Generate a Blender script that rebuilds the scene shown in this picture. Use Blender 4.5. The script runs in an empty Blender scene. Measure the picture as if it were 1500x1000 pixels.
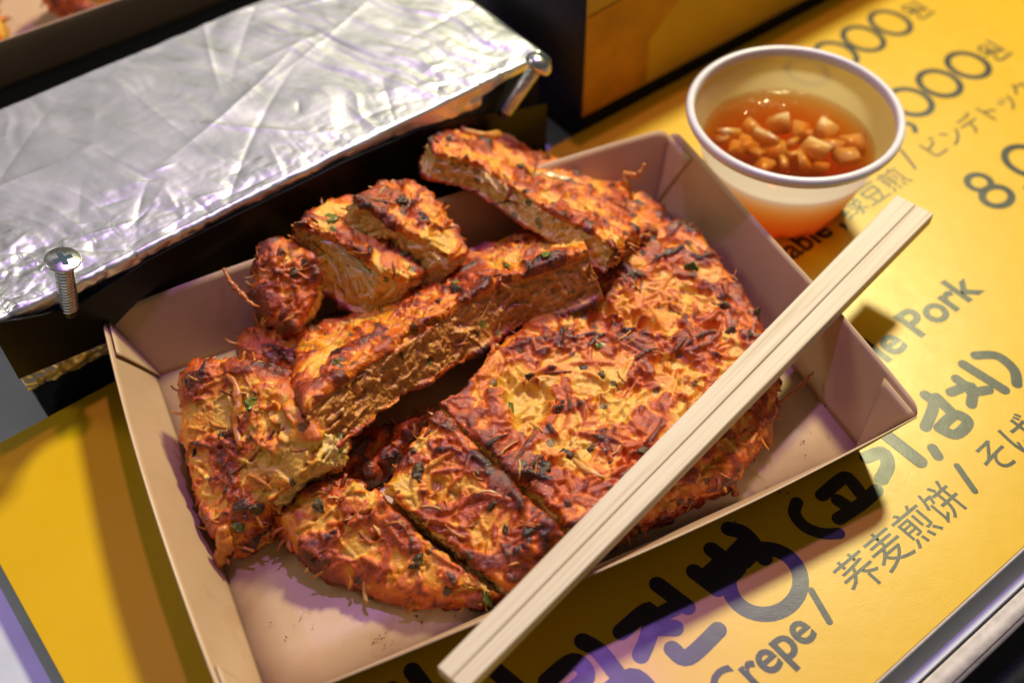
import bpy, bmesh, math, random
import numpy as np
from mathutils import Vector, Matrix
from math import sin, cos, pi, radians, sqrt, atan2, hypot

random.seed(7); np.random.seed(7)
scn = bpy.context.scene
COL = scn.collection
MM = 0.001

# ------------------------------------------------------------------ camera
CAM_F = 1629.836 / 1500.0            # focal length / picture width
CAM_E = 0.87492                      # pitch below the horizon
CAM_D = 0.30868 * 1.14               # distance to the spot in the middle of the picture
CAM_R = -0.01571
fw = np.array([0, cos(CAM_E), -sin(CAM_E)])
_r = np.array([1.0, 0, 0]); _u = np.cross(_r, fw)
rt = cos(CAM_R) * _r + sin(CAM_R) * _u
up = -sin(CAM_R) * _r + cos(CAM_R) * _u
co = -fw * CAM_D
cd = bpy.data.cameras.new('camera'); camera = bpy.data.objects.new('camera', cd); COL.objects.link(camera)
camera.matrix_world = Matrix(((rt[0], up[0], -fw[0], co[0]), (rt[1], up[1], -fw[1], co[1]), (rt[2], up[2], -fw[2], co[2]), (0, 0, 0, 1)))
cd.sensor_width = 36; cd.lens = 36 * CAM_F
cd.clip_start = 0.01; cd.clip_end = 50
cd.dof.use_dof = True; cd.dof.focus_distance = 0.308; cd.dof.aperture_fstop = 6.8
scn.camera = camera

# ------------------------------------------------------------------ world, lamps, exposure
w = bpy.data.worlds.new('World'); scn.world = w; w.use_nodes = True
bg = w.node_tree.nodes['Background']
bg.inputs[0].default_value = (1.0, 0.92, 0.78, 1); bg.inputs[1].default_value = 0.085
def lamp(name, az, el, dist, size, col, power, size_y=None, target=(0, -0.01, 0.01)):
    l = bpy.data.lights.new(name, 'AREA'); l.energy = power; l.color = col
    l.shape = 'DISK' if size_y is None else 'RECTANGLE'; l.size = size
    if size_y: l.size_y = size_y
    o = bpy.data.objects.new(name, l); COL.objects.link(o)
    d = Vector((cos(radians(el)) * cos(radians(az)), cos(radians(el)) * sin(radians(az)), sin(radians(el))))
    o.location = Vector(target) + d * dist
    o.rotation_euler = d.to_track_quat('Z', 'Y').to_euler()
    return o
lamp('warm_bulb_lamp', 63, 50, 1.6, 0.19, (1.0, 0.96, 0.52), 28.0)
lamp('violet_bulb_lamp', 80, 72, 1.1, 0.05, (0.56, 0.25, 1.0), 5.2)
lamp('foil_fill_light', 106, 37, 1.5, 1.3, (1.0, 0.98, 0.94), 0.75, 0.45)  # added broad fill that brightens the foil, not a known tube
lamp('left_fill_light', 172, 44, 1.2, 0.30, (1.0, 0.93, 0.82), 1.7)  # added weak fill from the left for the left-facing cut sides
vs = scn.view_settings
vs.view_transform = 'Standard'; vs.look = 'None'; vs.gamma = 1; vs.exposure = 0.0; vs.use_curve_mapping = False

# ------------------------------------------------------------------ layout helpers
SA = 0.65497                         # direction of the lines of writing on the board
SD = np.array([cos(SA), sin(SA), 0]); SN = np.array([-sin(SA), cos(SA), 0])
def ray(px, py):
    return fw + rt * (px - 750) / (1500 * CAM_F) - up * (py - 500) / (1500 * CAM_F)
def at(px, py, z):                   # a spot of the picture on the level z (mm) -> world
    v = ray(px, py); return co + v * ((z * MM - co[2]) / v[2])
def on_plane(px, py, o, n):
    v = ray(px, py); return co + v * (np.dot(o - co, n) / np.dot(v, n))
def sg(u, v, z=0.0):                 # board coordinates (mm) -> world
    return SD * u * MM + SN * v * MM + np.array([0, 0, z * MM])
def to_sg(px, py, z=0.0):
    p = at(px, py, z); return np.dot(p, SD) / MM, np.dot(p, SN) / MM

def link(name, verts, faces, mat=None, parent=None, smooth=True):
    me = bpy.data.meshes.new(name); me.from_pydata([tuple(map(float, v)) for v in verts], [], faces); me.update()
    return link_mesh(name, me, mat, parent, smooth)
def link_mesh(name, me, mat=None, parent=None, smooth=True):
    ob = bpy.data.objects.new(name, me); COL.objects.link(ob)
    if mat: me.materials.append(mat)
    if smooth: me.polygons.foreach_set('use_smooth', [True] * len(me.polygons))
    if parent: ob.parent = parent
    return ob
def from_bm(name, bm, mat=None, parent=None, smooth=True):
    bmesh.ops.recalc_face_normals(bm, faces=bm.faces)
    me = bpy.data.meshes.new(name); bm.to_mesh(me); bm.free()
    return link_mesh(name, me, mat, parent, smooth)
def empty(name, loc):
    o = bpy.data.objects.new(name, None); COL.objects.link(o); o.location = loc; o.empty_display_size = 0.01; return o
def tag(o, label=None, cat=None, group=None, kind=None):
    if label: o['label'] = label
    if cat: o['category'] = cat
    if group: o['group'] = group
    if kind: o['kind'] = kind
    return o
def reorigin(ob, loc):               # move the origin of a mesh to loc, shape stays
    ob.data.transform(Matrix.Translation(-Vector(loc))); ob.location = loc
def adopt(ch, parent):               # parent keeping the child where it is (parents are unrotated)
    ch.parent = parent; ch.location = Vector(ch.location) - Vector(parent.location)
def modifier_mesh(ob):
    dg = bpy.context.evaluated_depsgraph_get(); dg.update()
    return bpy.data.meshes.new_from_object(ob.evaluated_get(dg))
def sbox(bm, u0, u1, v0, v1, z0, z1, bev=0.0, seg=2):
    vs_ = [bm.verts.new(Vector(sg(u, v, z))) for z in (z0, z1) for u, v in ((u0, v0), (u1, v0), (u1, v1), (u0, v1))]
    F = [(0, 3, 2, 1), (4, 5, 6, 7), (0, 1, 5, 4), (1, 2, 6, 5), (2, 3, 7, 6), (3, 0, 4, 7)]
    fs = [bm.faces.new([vs_[i] for i in f]) for f in F]
    if bev: bmesh.ops.bevel(bm, geom=list({e for f in fs for e in f.edges}), offset=bev * MM, segments=seg, affect='EDGES')

# ------------------------------------------------------------------ noise (vectorised)
_P = np.random.RandomState(3).rand(64, 64, 64).astype(np.float32)
def vnoise(p):                       # value noise in [-1,1], p (n,3)
    i = np.floor(p).astype(np.int64); f = (p - i).astype(np.float32); f = f * f * f * (f * (f * 6 - 15) + 10)
    i0 = i & 63; i1 = (i + 1) & 63
    x0, y0, z0 = i0.T; x1, y1, z1 = i1.T; fx, fy, fz = f.T
    def L(a, b, t): return a + (b - a) * t
    a = L(L(_P[x0, y0, z0], _P[x1, y0, z0], fx), L(_P[x0, y1, z0], _P[x1, y1, z0], fx), fy)
    b = L(L(_P[x0, y0, z1], _P[x1, y0, z1], fx), L(_P[x0, y1, z1], _P[x1, y1, z1], fx), fy)
    return L(a, b, fz) * 2 - 1
ROT = np.array([[0.36, 0.48, -0.8], [-0.8, 0.6, 0.0], [0.48, 0.64, 0.6]])
def fbm(p, oct=3, gain=0.5):
    s = 0; a = 1; t = 0
    for k in range(oct):
        s = s + a * vnoise(p + 17.3 * k); t += a; a *= gain; p = (p @ ROT) * 2.03
    return s / t
def sstep(a, b, x):
    t = np.clip((x - a) / (b - a), 0, 1); return t * t * (3 - 2 * t)

# ------------------------------------------------------------------ materials
def mat(name):
    m = bpy.data.materials.new(name); m.use_nodes = True
    nt = m.node_tree; return m, nt, nt.nodes['Principled BSDF']
def N(nt, t, **kw):
    n = nt.nodes.new(t)
    for k, v in kw.items(): setattr(n, k, v)
    return n
def noise_node(nt, scale, detail=4, rough=0.55, dist=0.0, coord='Object'):
    tc = N(nt, 'ShaderNodeTexCoord'); n = N(nt, 'ShaderNodeTexNoise')
    n.inputs['Scale'].default_value = scale; n.inputs['Detail'].default_value = detail
    n.inputs['Roughness'].default_value = rough; n.inputs['Distortion'].default_value = dist
    nt.links.new(tc.outputs[coord], n.inputs['Vector']); return n
def ramp(nt, src, stops, interp='LINEAR'):
    r = N(nt, 'ShaderNodeValToRGB'); cr = r.color_ramp; cr.interpolation = interp
    while len(cr.elements) < len(stops): cr.elements.new(0.5)
    for e, (p, c) in zip(cr.elements, stops):
        e.position = p; e.color = (*c, 1) if len(c) == 3 else c
    nt.links.new(src, r.inputs['Fac']); return r
def math_node(nt, op, a, b=None, c=None, clamp=False):
    n = N(nt, 'ShaderNodeMath', operation=op); n.use_clamp = clamp
    for i, x in enumerate((a, b, c)):
        if x is None: continue
        if isinstance(x, (int, float)): n.inputs[i].default_value = x
        else: nt.links.new(x, n.inputs[i])
    return n.outputs[0]
def mixc(nt, fac, a, b, blend='MIX'):
    n = N(nt, 'ShaderNodeMix', data_type='RGBA', blend_type=blend)
    for s, x in ((n.inputs[0], fac), (n.inputs[6], a), (n.inputs[7], b)):
        if isinstance(x, (int, float)): s.default_value = x
        elif isinstance(x, tuple): s.default_value = (*x, 1)
        else: nt.links.new(x, s)
    return n.outputs[2]
def bump(nt, h, strength, dist, bsdf, prev=None):
    b = N(nt, 'ShaderNodeBump'); b.inputs['Strength'].default_value = strength; b.inputs['Distance'].default_value = dist
    nt.links.new(h, b.inputs['Height'])
    if prev is not None: nt.links.new(prev, b.inputs['Normal'])
    if bsdf is not None: nt.links.new(b.outputs[0], bsdf.inputs['Normal'])
    return b.outputs[0]
def simple(name, col, rough=0.5, metal=0.0, var=0.12, nscale=300, bumpd=0.0, spec=0.5, coat=0.0):
    m, nt, b = mat(name)
    n = noise_node(nt, nscale, 5)
    r = ramp(nt, n.outputs['Fac'], [(0.25, tuple(c * (1 - var) for c in col)), (0.75, tuple(min(1, c * (1 + var)) for c in col))])
    nt.links.new(r.outputs[0], b.inputs['Base Color'])
    b.inputs['Roughness'].default_value = rough; b.inputs['Metallic'].default_value = metal
    b.inputs['Specular IOR Level'].default_value = spec; b.inputs['Coat Weight'].default_value = coat
    rr = ramp(nt, n.outputs['Fac'], [(0.2, (rough * 0.8,) * 3), (0.8, (min(1, rough * 1.2),) * 3)])
    nt.links.new(rr.outputs[0], b.inputs['Roughness'])
    if bumpd: bump(nt, n.outputs['Fac'], 1.0, bumpd, b)
    return m

def m_board(name, col, dark=False):  # printed sheet under a matt film
    m, nt, b = mat(name)
    big = noise_node(nt, 22, 3)
    r = ramp(nt, big.outputs['Fac'], [(0.3, tuple(c * 0.95 for c in col)), (0.7, col)])
    nt.links.new(r.outputs[0], b.inputs['Base Color'])
    fine = noise_node(nt, 2600, 2); mid = noise_node(nt, 140, 4)
    rr = ramp(nt, mid.outputs['Fac'], [(0.3, (0.30,) * 3), (0.7, (0.36,) * 3)])
    nt.links.new(rr.outputs[0], b.inputs['Roughness'])
    b.inputs['Specular IOR Level'].default_value = 0.38
    n1 = bump(nt, fine.outputs['Fac'], 0.5, 0.00006, None)
    bump(nt, mid.outputs['Fac'], 0.25, 0.0002, b, n1)
    return m
M_YELLOW = m_board('yellow_film', (0.70, 0.43, 0.002))
M_INK = m_board('black_print', (0.012, 0.013, 0.017))
M_INK_SHEEN = m_board('black_print_violet_sheen', (0.010, 0.012, 0.040))  # blue sheen of the violet lamp on black letters, put into the ink

def m_kraft():
    m, nt, b = mat('kraft_paper')
    n = noise_node(nt, 90, 6, 0.6); f = noise_node(nt, 1500, 4, 0.7)
    r = ramp(nt, n.outputs['Fac'], [(0.3, (0.53, 0.365, 0.20)), (0.7, (0.59, 0.415, 0.24))])
    c = mixc(nt, math_node(nt, 'MULTIPLY', f.outputs['Fac'], 0.35), r.outputs[0], (0.50, 0.31, 0.17))
    gs = noise_node(nt, 38, 5, 0.6, 0.7); gr_ = ramp(nt, gs.outputs['Fac'], [(0.60, (0, 0, 0)), (0.66, (1, 1, 1))])
    c = mixc(nt, math_node(nt, 'MULTIPLY', gr_.outputs[0], 0.30), c, (0.42, 0.24, 0.10))
    nt.links.new(c, b.inputs['Base Color'])
    b.inputs['Roughness'].default_value = 0.42; b.inputs['Specular IOR Level'].default_value = 0.4; b.inputs['Coat Weight'].default_value = 0.5; b.inputs['Coat Roughness'].default_value = 0.38
    bump(nt, f.outputs['Fac'], 0.35, 0.00012, b); return m
M_KRAFT = m_kraft()
M_EDGE = simple('paper_edge', (0.62, 0.42, 0.24), 0.8)

def m_foil():
    m, nt, b = mat('crumpled_foil')
    b.inputs['Metallic'].default_value = 1.0; b.inputs['Base Color'].default_value = (0.84, 0.86, 0.87, 1)
    n = noise_node(nt, 260, 6, 0.6, 0.6); g = noise_node(nt, 60, 4, 0.5, 1.0)
    rr = ramp(nt, g.outputs['Fac'], [(0.3, (0.32,) * 3), (0.7, (0.46,) * 3)]); nt.links.new(rr.outputs[0], b.inputs['Roughness'])
    v = N(nt, 'ShaderNodeTexVoronoi', feature='DISTANCE_TO_EDGE'); v.inputs['Scale'].default_value = 170
    tc = N(nt, 'ShaderNodeTexCoord'); d = mixc(nt, 0.035, tc.outputs['Object'], g.outputs['Color']); nt.links.new(d, v.inputs['Vector'])
    cr_ = noise_node(nt, 75, 3, 0.5, 0.5); cr2 = noise_node(nt, 210, 2, 0.5, 0.3)
    n0 = bump(nt, math_node(nt, 'ABSOLUTE', math_node(nt, 'SUBTRACT', cr_.outputs['Fac'], 0.5)), 0.05, 0.0020, None)
    n0 = bump(nt, math_node(nt, 'ABSOLUTE', math_node(nt, 'SUBTRACT', cr2.outputs['Fac'], 0.5)), 0.04, 0.0008, None, n0)
    n1 = bump(nt, n.outputs['Fac'], 0.05, 0.0004, None, n0)
    bump(nt, g.outputs['Fac'], 0.10, 0.0006, b, n1); return m
M_FOIL = m_foil()
M_BLACK = simple('black_gloss_metal', (0.008, 0.008, 0.009), 0.30, 0.0, 0.3, 120, 0.00010, 0.22)
M_BLACKM = simple('black_matt', (0.012, 0.012, 0.014), 0.6, 0, 0.3, 200, 0.0001)
M_STEEL = simple('zinc_steel', (0.72, 0.72, 0.70), 0.25, 1.0, 0.10, 900, 0.00003)
M_RECESS = simple('recess_shade_steel', (0.03, 0.06, 0.08), 0.5, 0.6, 0.2, 900)  # shade of the screw recess, put into the colour of a flat star
M_COUNTER = simple('pale_counter', (0.55, 0.60, 0.70), 0.4, 0, 0.10, 60, 0.0)
M_SIDE = simple('board_side', (0.10, 0.12, 0.13), 0.5)
M_TRIM = simple('white_trim', (0.58, 0.54, 0.50), 0.65, 0, 0.22, 220, 0.0003)
M_GRIME = simple('dark_grime', (0.035, 0.03, 0.035), 0.5, 0, 0.6, 260, 0.001)
M_CLOTH = simple('black_cloth', (0.012, 0.012, 0.016), 0.8, 0, 0.2, 500, 0.0002)
M_ORANGE = simple('amber_scuffed_panel', (0.58, 0.24, 0.012), 0.42, 0, 0.30, 70, 0.0004)
M_PANEL_REFL = simple('panel_board_reflection', (0.62, 0.38, 0.03), 0.40, 0, 0.2, 30, 0.0002)  # yellow reflection of the menu board, put into the panel's base colour
M_GRIDDLE = simple('grey_griddle', (0.045, 0.05, 0.052), 0.5, 0, 0.2, 60)

def m_wood():
    m, nt, b = mat('pale_chopstick_wood')
    tc = N(nt, 'ShaderNodeTexCoord'); mp = N(nt, 'ShaderNodeMapping'); mp.inputs['Scale'].default_value = (18, 900, 900)
    nt.links.new(tc.outputs['Object'], mp.inputs['Vector'])
    n = N(nt, 'ShaderNodeTexNoise'); n.inputs['Scale'].default_value = 1; n.inputs['Detail'].default_value = 5
    nt.links.new(mp.outputs[0], n.inputs['Vector'])
    r = ramp(nt, n.outputs['Fac'], [(0.25, (0.48, 0.38, 0.23)), (0.5, (0.66, 0.57, 0.40)), (0.8, (0.74, 0.66, 0.50))])
    nt.links.new(r.outputs[0], b.inputs['Base Color']); b.inputs['Roughness'].default_value = 0.55
    bump(nt, n.outputs['Fac'], 0.25, 0.0001, b); return m
M_WOOD = m_wood()

def m_cup():
    m, nt, b = mat('milky_plastic')
    b.inputs['Base Color'].default_value = (0.68, 0.65, 0.58, 1); b.inputs['Roughness'].default_value = 0.28
    b.inputs['Subsurface Weight'].default_value = 0.0
    tl = N(nt, 'ShaderNodeBsdfTranslucent'); tl.inputs[0].default_value = (0.76, 0.70, 0.57, 1)
    tr = N(nt, 'ShaderNodeBsdfTransparent'); tr.inputs[0].default_value = (0.95, 0.92, 0.86, 1)
    m1 = N(nt, 'ShaderNodeMixShader'); m1.inputs[0].default_value = 0.80
    m2 = N(nt, 'ShaderNodeMixShader'); m2.inputs[0].default_value = 0.12
    out = nt.nodes['Material Output']
    nt.links.new(b.outputs[0], m1.inputs[1]); nt.links.new(tl.outputs[0], m1.inputs[2])
    nt.links.new(m1.outputs[0], m2.inputs[1]); nt.links.new(tr.outputs[0], m2.inputs[2])
    nt.links.new(m2.outputs[0], out.inputs['Surface']); return m
M_CUP = m_cup()
M_RIM = simple('milky_plastic_rim', (0.78, 0.76, 0.73), 0.25, 0, 0.04, 200)
def m_sauce():
    m, nt, b = mat('clear_amber_sauce')
    nt.nodes.remove(b); out = nt.nodes['Material Output']
    tr = N(nt, 'ShaderNodeBsdfTransparent'); gl = N(nt, 'ShaderNodeBsdfGlossy'); gl.inputs['Roughness'].default_value = 0.05
    fr = N(nt, 'ShaderNodeFresnel'); fr.inputs[0].default_value = 1.36
    df = N(nt, 'ShaderNodeBsdfTranslucent'); df.inputs[0].default_value = (0.82, 0.32, 0.02, 1)
    d2 = N(nt, 'ShaderNodeBsdfDiffuse'); d2.inputs[0].default_value = (0.50, 0.13, 0.008, 1)
    ma = N(nt, 'ShaderNodeMixShader'); ma.inputs[0].default_value = 0.5; nt.links.new(df.outputs[0], ma.inputs[1]); nt.links.new(d2.outputs[0], ma.inputs[2])
    mb = N(nt, 'ShaderNodeMixShader'); mb.inputs[0].default_value = 0.22; nt.links.new(tr.outputs[0], mb.inputs[1]); nt.links.new(ma.outputs[0], mb.inputs[2])
    ge = N(nt, 'ShaderNodeNewGeometry'); sx = N(nt, 'ShaderNodeSeparateXYZ'); nt.links.new(ge.outputs['True Normal'], sx.inputs[0])
    mx = N(nt, 'ShaderNodeMixShader'); nt.links.new(math_node(nt, 'MULTIPLY', fr.outputs[0], math_node(nt, 'GREATER_THAN', sx.outputs[2], 0.6)), mx.inputs[0])
    nt.links.new(mb.outputs[0], mx.inputs[1]); nt.links.new(gl.outputs[0], mx.inputs[2]); nt.links.new(mx.outputs[0], out.inputs['Surface'])
    nz = noise_node(nt, 160, 3); bp = bump(nt, nz.outputs['Fac'], 0.4, 0.0006, None); nt.links.new(bp, gl.inputs['Normal'])
    va = N(nt, 'ShaderNodeVolumeAbsorption'); va.inputs['Color'].default_value = (0.96, 0.66, 0.03, 1); va.inputs['Density'].default_value = 300
    nt.links.new(va.outputs[0], out.inputs['Volume']); return m
M_SAUCE = m_sauce()
def m_soft(name, c1, c2, rough, sss=0.3, scale=300, rad=0.002, bumpd=0.0002):
    m, nt, b = mat(name); n = noise_node(nt, scale, 4)
    r = ramp(nt, n.outputs['Fac'], [(0.3, c1), (0.7, c2)]); nt.links.new(r.outputs[0], b.inputs['Base Color'])
    b.inputs['Roughness'].default_value = rough; b.inputs['Subsurface Weight'].default_value = sss
    b.inputs['Subsurface Radius'].default_value = (1, 0.6, 0.3); b.inputs['Subsurface Scale'].default_value = rad
    bump(nt, n.outputs['Fac'], 0.6, bumpd, b); return m
M_ONION = m_soft('soaked_onion', (0.66, 0.40, 0.10), (0.80, 0.56, 0.20), 0.25, 0.2)

def m_pancake():
    m, nt, b = mat('fried_pancake')
    def attr(n): a = N(nt, 'ShaderNodeAttribute'); a.attribute_name = n; return a.outputs['Fac']
    crust, hgt, pale, meat, char = (attr(x) for x in ('crust', 'hgt', 'pale', 'meat', 'char'))
    n1 = noise_node(nt, 420, 6, 0.65, 0.4); n2 = noise_node(nt, 1700, 4, 0.6); n3 = noise_node(nt, 95, 4, 0.55, 0.8)
    # browning of the fried skin: crests are browner than hollows, with blotches
    t = math_node(nt, 'ADD', math_node(nt, 'MULTIPLY', hgt, 0.95), math_node(nt, 'MULTIPLY_ADD', n1.outputs['Fac'], 0.60, -0.36))
    t = math_node(nt, 'ADD', t, math_node(nt, 'MULTIPLY_ADD', n3.outputs['Fac'], 0.60, -0.27))
    t = math_node(nt, 'SUBTRACT', t, math_node(nt, 'MULTIPLY', pale, 0.45))
    t = math_node(nt, 'ADD', t, math_node(nt, 'MULTIPLY', char, 0.5), clamp=True)
    skin = ramp(nt, t, [(0.00, (0.86, 0.48, 0.06)), (0.12, (0.84, 0.33, 0.012)), (0.30, (0.77, 0.165, 0.004)),
                        (0.52, (0.54, 0.075, 0.003)), (0.74, (0.25, 0.026, 0.002)), (0.97, (0.035, 0.008, 0.003))])
    ti = math_node(nt, 'ADD', math_node(nt, 'MULTIPLY', hgt, 0.45), math_node(nt, 'MULTIPLY_ADD', n1.outputs['Fac'], 0.9, -0.22), clamp=True)
    inner = ramp(nt, ti, [(0.0, (0.58, 0.26, 0.03)), (0.3, (0.82, 0.48, 0.09)), (0.6, (0.88, 0.63, 0.22)), (1.0, (0.90, 0.75, 0.42))])
    mea = ramp(nt, ti, [(0.0, (0.26, 0.055, 0.004)), (0.35, (0.62, 0.17, 0.010)), (0.65, (0.76, 0.27, 0.022)), (1.0, (0.84, 0.46, 0.09))])
    inside = mixc(nt, meat, inner.outputs[0], mea.outputs[0])
    # flecks of green onion in the batter
    vo = N(nt, 'ShaderNodeTexVoronoi'); vo.inputs['Scale'].default_value = 260; tc = N(nt, 'ShaderNodeTexCoord'); nt.links.new(tc.outputs['Object'], vo.inputs['Vector'])
    sel = N(nt, 'ShaderNodeSeparateColor'); nt.links.new(vo.outputs['Color'], sel.inputs[0])
    fl = math_node(nt, 'MULTIPLY', math_node(nt, 'GREATER_THAN', sel.outputs[0], 0.90), math_node(nt, 'LESS_THAN', vo.outputs['Distance'], 0.36))
    inside = mixc(nt, math_node(nt, 'MULTIPLY', fl, 0.8), inside, (0.12, 0.16, 0.02))
    edge = math_node(nt, 'ADD', crust, math_node(nt, 'MULTIPLY_ADD', n1.outputs['Fac'], 0.8, -0.4), clamp=True)
    er = ramp(nt, edge, [(0.35, (0, 0, 0)), (0.62, (1, 1, 1))])
    col = mixc(nt, er.outputs[0], inside, skin.outputs[0])
    col = mixc(nt, math_node(nt, 'MULTIPLY', fl, math_node(nt, 'MULTIPLY', crust, 0.75)), col, (0.035, 0.03, 0.012))
    nt.links.new(col, b.inputs['Base Color'])
    rr = ramp(nt, n2.outputs['Fac'], [(0.3, (0.14,) * 3), (0.7, (0.34,) * 3)]); nt.links.new(rr.outputs[0], b.inputs['Roughness'])
    b.inputs['Specular IOR Level'].default_value = 0.55
    b.inputs['Coat Weight'].default_value = 0.45; b.inputs['Coat Roughness'].default_value = 0.16
    b.inputs['Subsurface Weight'].default_value = 0.08; b.inputs['Subsurface Radius'].default_value = (1.0, 0.40, 0.08); b.inputs['Subsurface Scale'].default_value = 0.0016
    k1 = bump(nt, n1.outputs['Fac'], 0.6, 0.0007, None); k2 = bump(nt, n2.outputs['Fac'], 0.8, 0.0004, b, k1); nt.links.new(k2, b.inputs['Coat Normal'])
    return m
M_FOOD = m_pancake()
def m_shred():
    m, nt, b = mat('fried_shred'); oi = N(nt, 'ShaderNodeObjectInfo'); n = noise_node(nt, 500, 4)
    t = math_node(nt, 'ADD', math_node(nt, 'MULTIPLY', oi.outputs['Random'], 0.75), math_node(nt, 'MULTIPLY_ADD', n.outputs['Fac'], 0.7, -0.25), clamp=True)
    r = ramp(nt, t, [(0.0, (0.74, 0.50, 0.20)), (0.25, (0.66, 0.27, 0.035)), (0.55, (0.42, 0.10, 0.013)), (0.85, (0.16, 0.032, 0.008)), (1, (0.06, 0.015, 0.006))])
    nt.links.new(r.outputs[0], b.inputs['Base Color']); b.inputs['Roughness'].default_value = 0.32
    bump(nt, n.outputs['Fac'], 0.7, 0.0005, b); return m
M_SHRED = m_shred()
M_CABBAGE = m_soft('pale_cabbage', (0.66, 0.47, 0.20), (0.76, 0.62, 0.38), 0.25, 0.3)
M_LEEK = m_soft('green_scallion', (0.05, 0.085, 0.008), (0.20, 0.22, 0.025), 0.3, 0.15)
M_BURNT = m_soft('browned_scallion', (0.022, 0.014, 0.006), (0.16, 0.10, 0.035), 0.32, 0.0, 900, 0.002, 0.0012)

# ================================================================== SETTING
# counter under everything
CZ = -9.0
bm = bmesh.new(); sbox(bm, -600, 700, -150, 700, CZ - 30, CZ)
counter = tag(from_bm('counter', bm, M_COUNTER, smooth=False), kind='structure')
for a, b_ in ((-131, -132.0),):      # joint of two counter sheets
    bm = bmesh.new(); sbox(bm, -420, -129.5, 66.0, 66.9, CZ, CZ + 0.25); j = from_bm('sheet_joint', bm, M_GRIME, counter, False)
# gutter and white trim along the front of the counter, dark floor far below
bm = bmesh.new(); sbox(bm, -600, 700, -151.5, -150, CZ - 30, CZ - 4); tag(from_bm('counter_gutter', bm, M_GRIME, smooth=False), kind='structure')
bm = bmesh.new(); sbox(bm, -600, 700, -156.8, -151.5, CZ - 30, -3.0, 0.6); 
tr_ = from_bm('edge_trim', bm, M_TRIM); reorigin(tr_, sg(0, -156, CZ - 30)); tag(tr_, 'scuffed white trim bar along the front edge of the counter', 'trim')
bm = bmesh.new(); g = [bm.verts.new(Vector(sg(u, v, -260))) for u, v in ((-900, -900), (1200, -900), (1200, 1500), (-900, 1500))]; bm.faces.new(g)
tag(from_bm('ground', bm, M_BLACKM, smooth=False), kind='structure')
# black ribbed cloth hanging in front
vv, ff = [], []
nu, nv = 160, 60
for i in range(nu + 1):
    u = -120 + 380 * i / nu
    for j in range(nv + 1):
        q = j / nv; v = -157.4 - 70 * q
        z = -14 - 46 * q + 1.6 * sin(q * 60 + 0.6 * sin(u * 0.05)) * (0.3 + 0.7 * q)
        vv.append(sg(u, v, z))
for i in range(nu):
    for j in range(nv):
        a = i * (nv + 1) + j; ff.append((a, a + 1, a + nv + 2, a + nv + 1))
cl = link('apron_cloth', vv, ff, M_CLOTH); reorigin(cl, sg(60, -190, -60)); tag(cl, 'black ribbed cloth hanging below the white trim bar', 'cloth')

# ================================================================== MENU BOARD
BU0, BU1, BV0, BV1 = -157.5, 430, -144.2, 64.0
bm = bmesh.new(); sbox(bm, BU0, BU1, BV0, BV1, CZ, -0.35)
board = empty('menu_board', sg(0, 0, CZ))
tag(board, 'glossy yellow menu board with black hand-lettered dishes and prices, lying flat', 'menu board')
core = from_bm('backing_board', bm, M_SIDE, None, False); adopt(core, board)
bm = bmesh.new(); sbox(bm, BU0 - 0.3, BU1, BV0 - 0.3, BV1 + 0.2, -0.35, 0.0, 0.15, 1)
film = from_bm('printed_sheet', bm, M_YELLOW, None, False); adopt(film, board)
bm = bmesh.new(); sbox(bm, BU0, BU1, BV0 - 0.95, BV0 - 0.3, -1.6, -0.1, 0.2, 1)
edge_hl = from_bm('edge_highlight', bm, M_TRIM, None, False); adopt(edge_hl, board)  # added white strip standing in for the highlight on the laminated edge
_inkz = [0.03]
def ribbon(pts, wd, cap=True, closed=False):
    """flat stroke with round ends in board mm -> verts, faces"""
    P = np.array(pts, float)
    if len(P) > 2 and not closed:     # smooth through the points
        Q = []
        for i in range(len(P) - 1):
            p0 = P[max(i - 1, 0)]; p1 = P[i]; p2 = P[i + 1]; p3 = P[min(i + 2, len(P) - 1)]
            for k in range(6):
                t = k / 6; Q.append(0.5 * ((2 * p1) + (p2 - p0) * t + (2 * p0 - 5 * p1 + 4 * p2 - p3) * t * t + (3 * p1 - p0 - 3 * p2 + p3) * t ** 3))
        Q.append(P[-1]); P = np.array(Q)
    n = len(P); V, F = [], []
    T = np.roll(P, -1, 0) - np.roll(P, 1, 0) if closed else np.gradient(P, axis=0)
    T /= np.maximum(np.linalg.norm(T, axis=1), 1e-9)[:, None]; Nn = np.stack([-T[:, 1], T[:, 0]], 1)
    for i in range(n):
        V += [tuple(P[i] + Nn[i] * wd / 2), tuple(P[i] - Nn[i] * wd / 2)]
    for i in range(n if closed else n - 1):
        a, b2 = 2 * i, 2 * ((i + 1) % n); F.append((a, a + 1, b2 + 1, b2))
    if not closed and cap:
        for e, sgn in ((0, -1), (n - 1, 1)):
            base = len(V); a0 = atan2(Nn[e][1], Nn[e][0])
            for k in range(1, 8):
                ang = a0 - sgn * pi * k / 8; V.append((P[e][0] + cos(ang) * wd / 2, P[e][1] + sin(ang) * wd / 2))
            F.append(tuple([2 * e] + list(range(base, base + 7)) + [2 * e + 1]))
    return V, F
def lettering(strokes, m=M_INK, name='lettering'):
    V, F = [], []
    for pts, wd, closed in strokes:
        v, f = ribbon(pts, wd, True, closed); z = _inkz[0] + 0.012 * (len(F) % 7); o = len(V)
        V += [sg(a, b2, z + 0.004 * random.random()) for a, b2 in v]; F += [tuple(i + o for i in q) for q in f]
    ob = link(name, V, F, m, None, False)
    bm = bmesh.new(); bm.from_mesh(ob.data); bmesh.ops.recalc_face_normals(bm, faces=bm.faces)
    for f in bm.faces:
        if f.normal.z < 0: f.normal_flip()
    bm.to_mesh(ob.data); bm.free()
    adopt(ob, board); return ob
def px(strokes, wd):                 # strokes read off the picture
    return [([to_sg(*p) for p in s], wd, False) for s in strokes]
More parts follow.
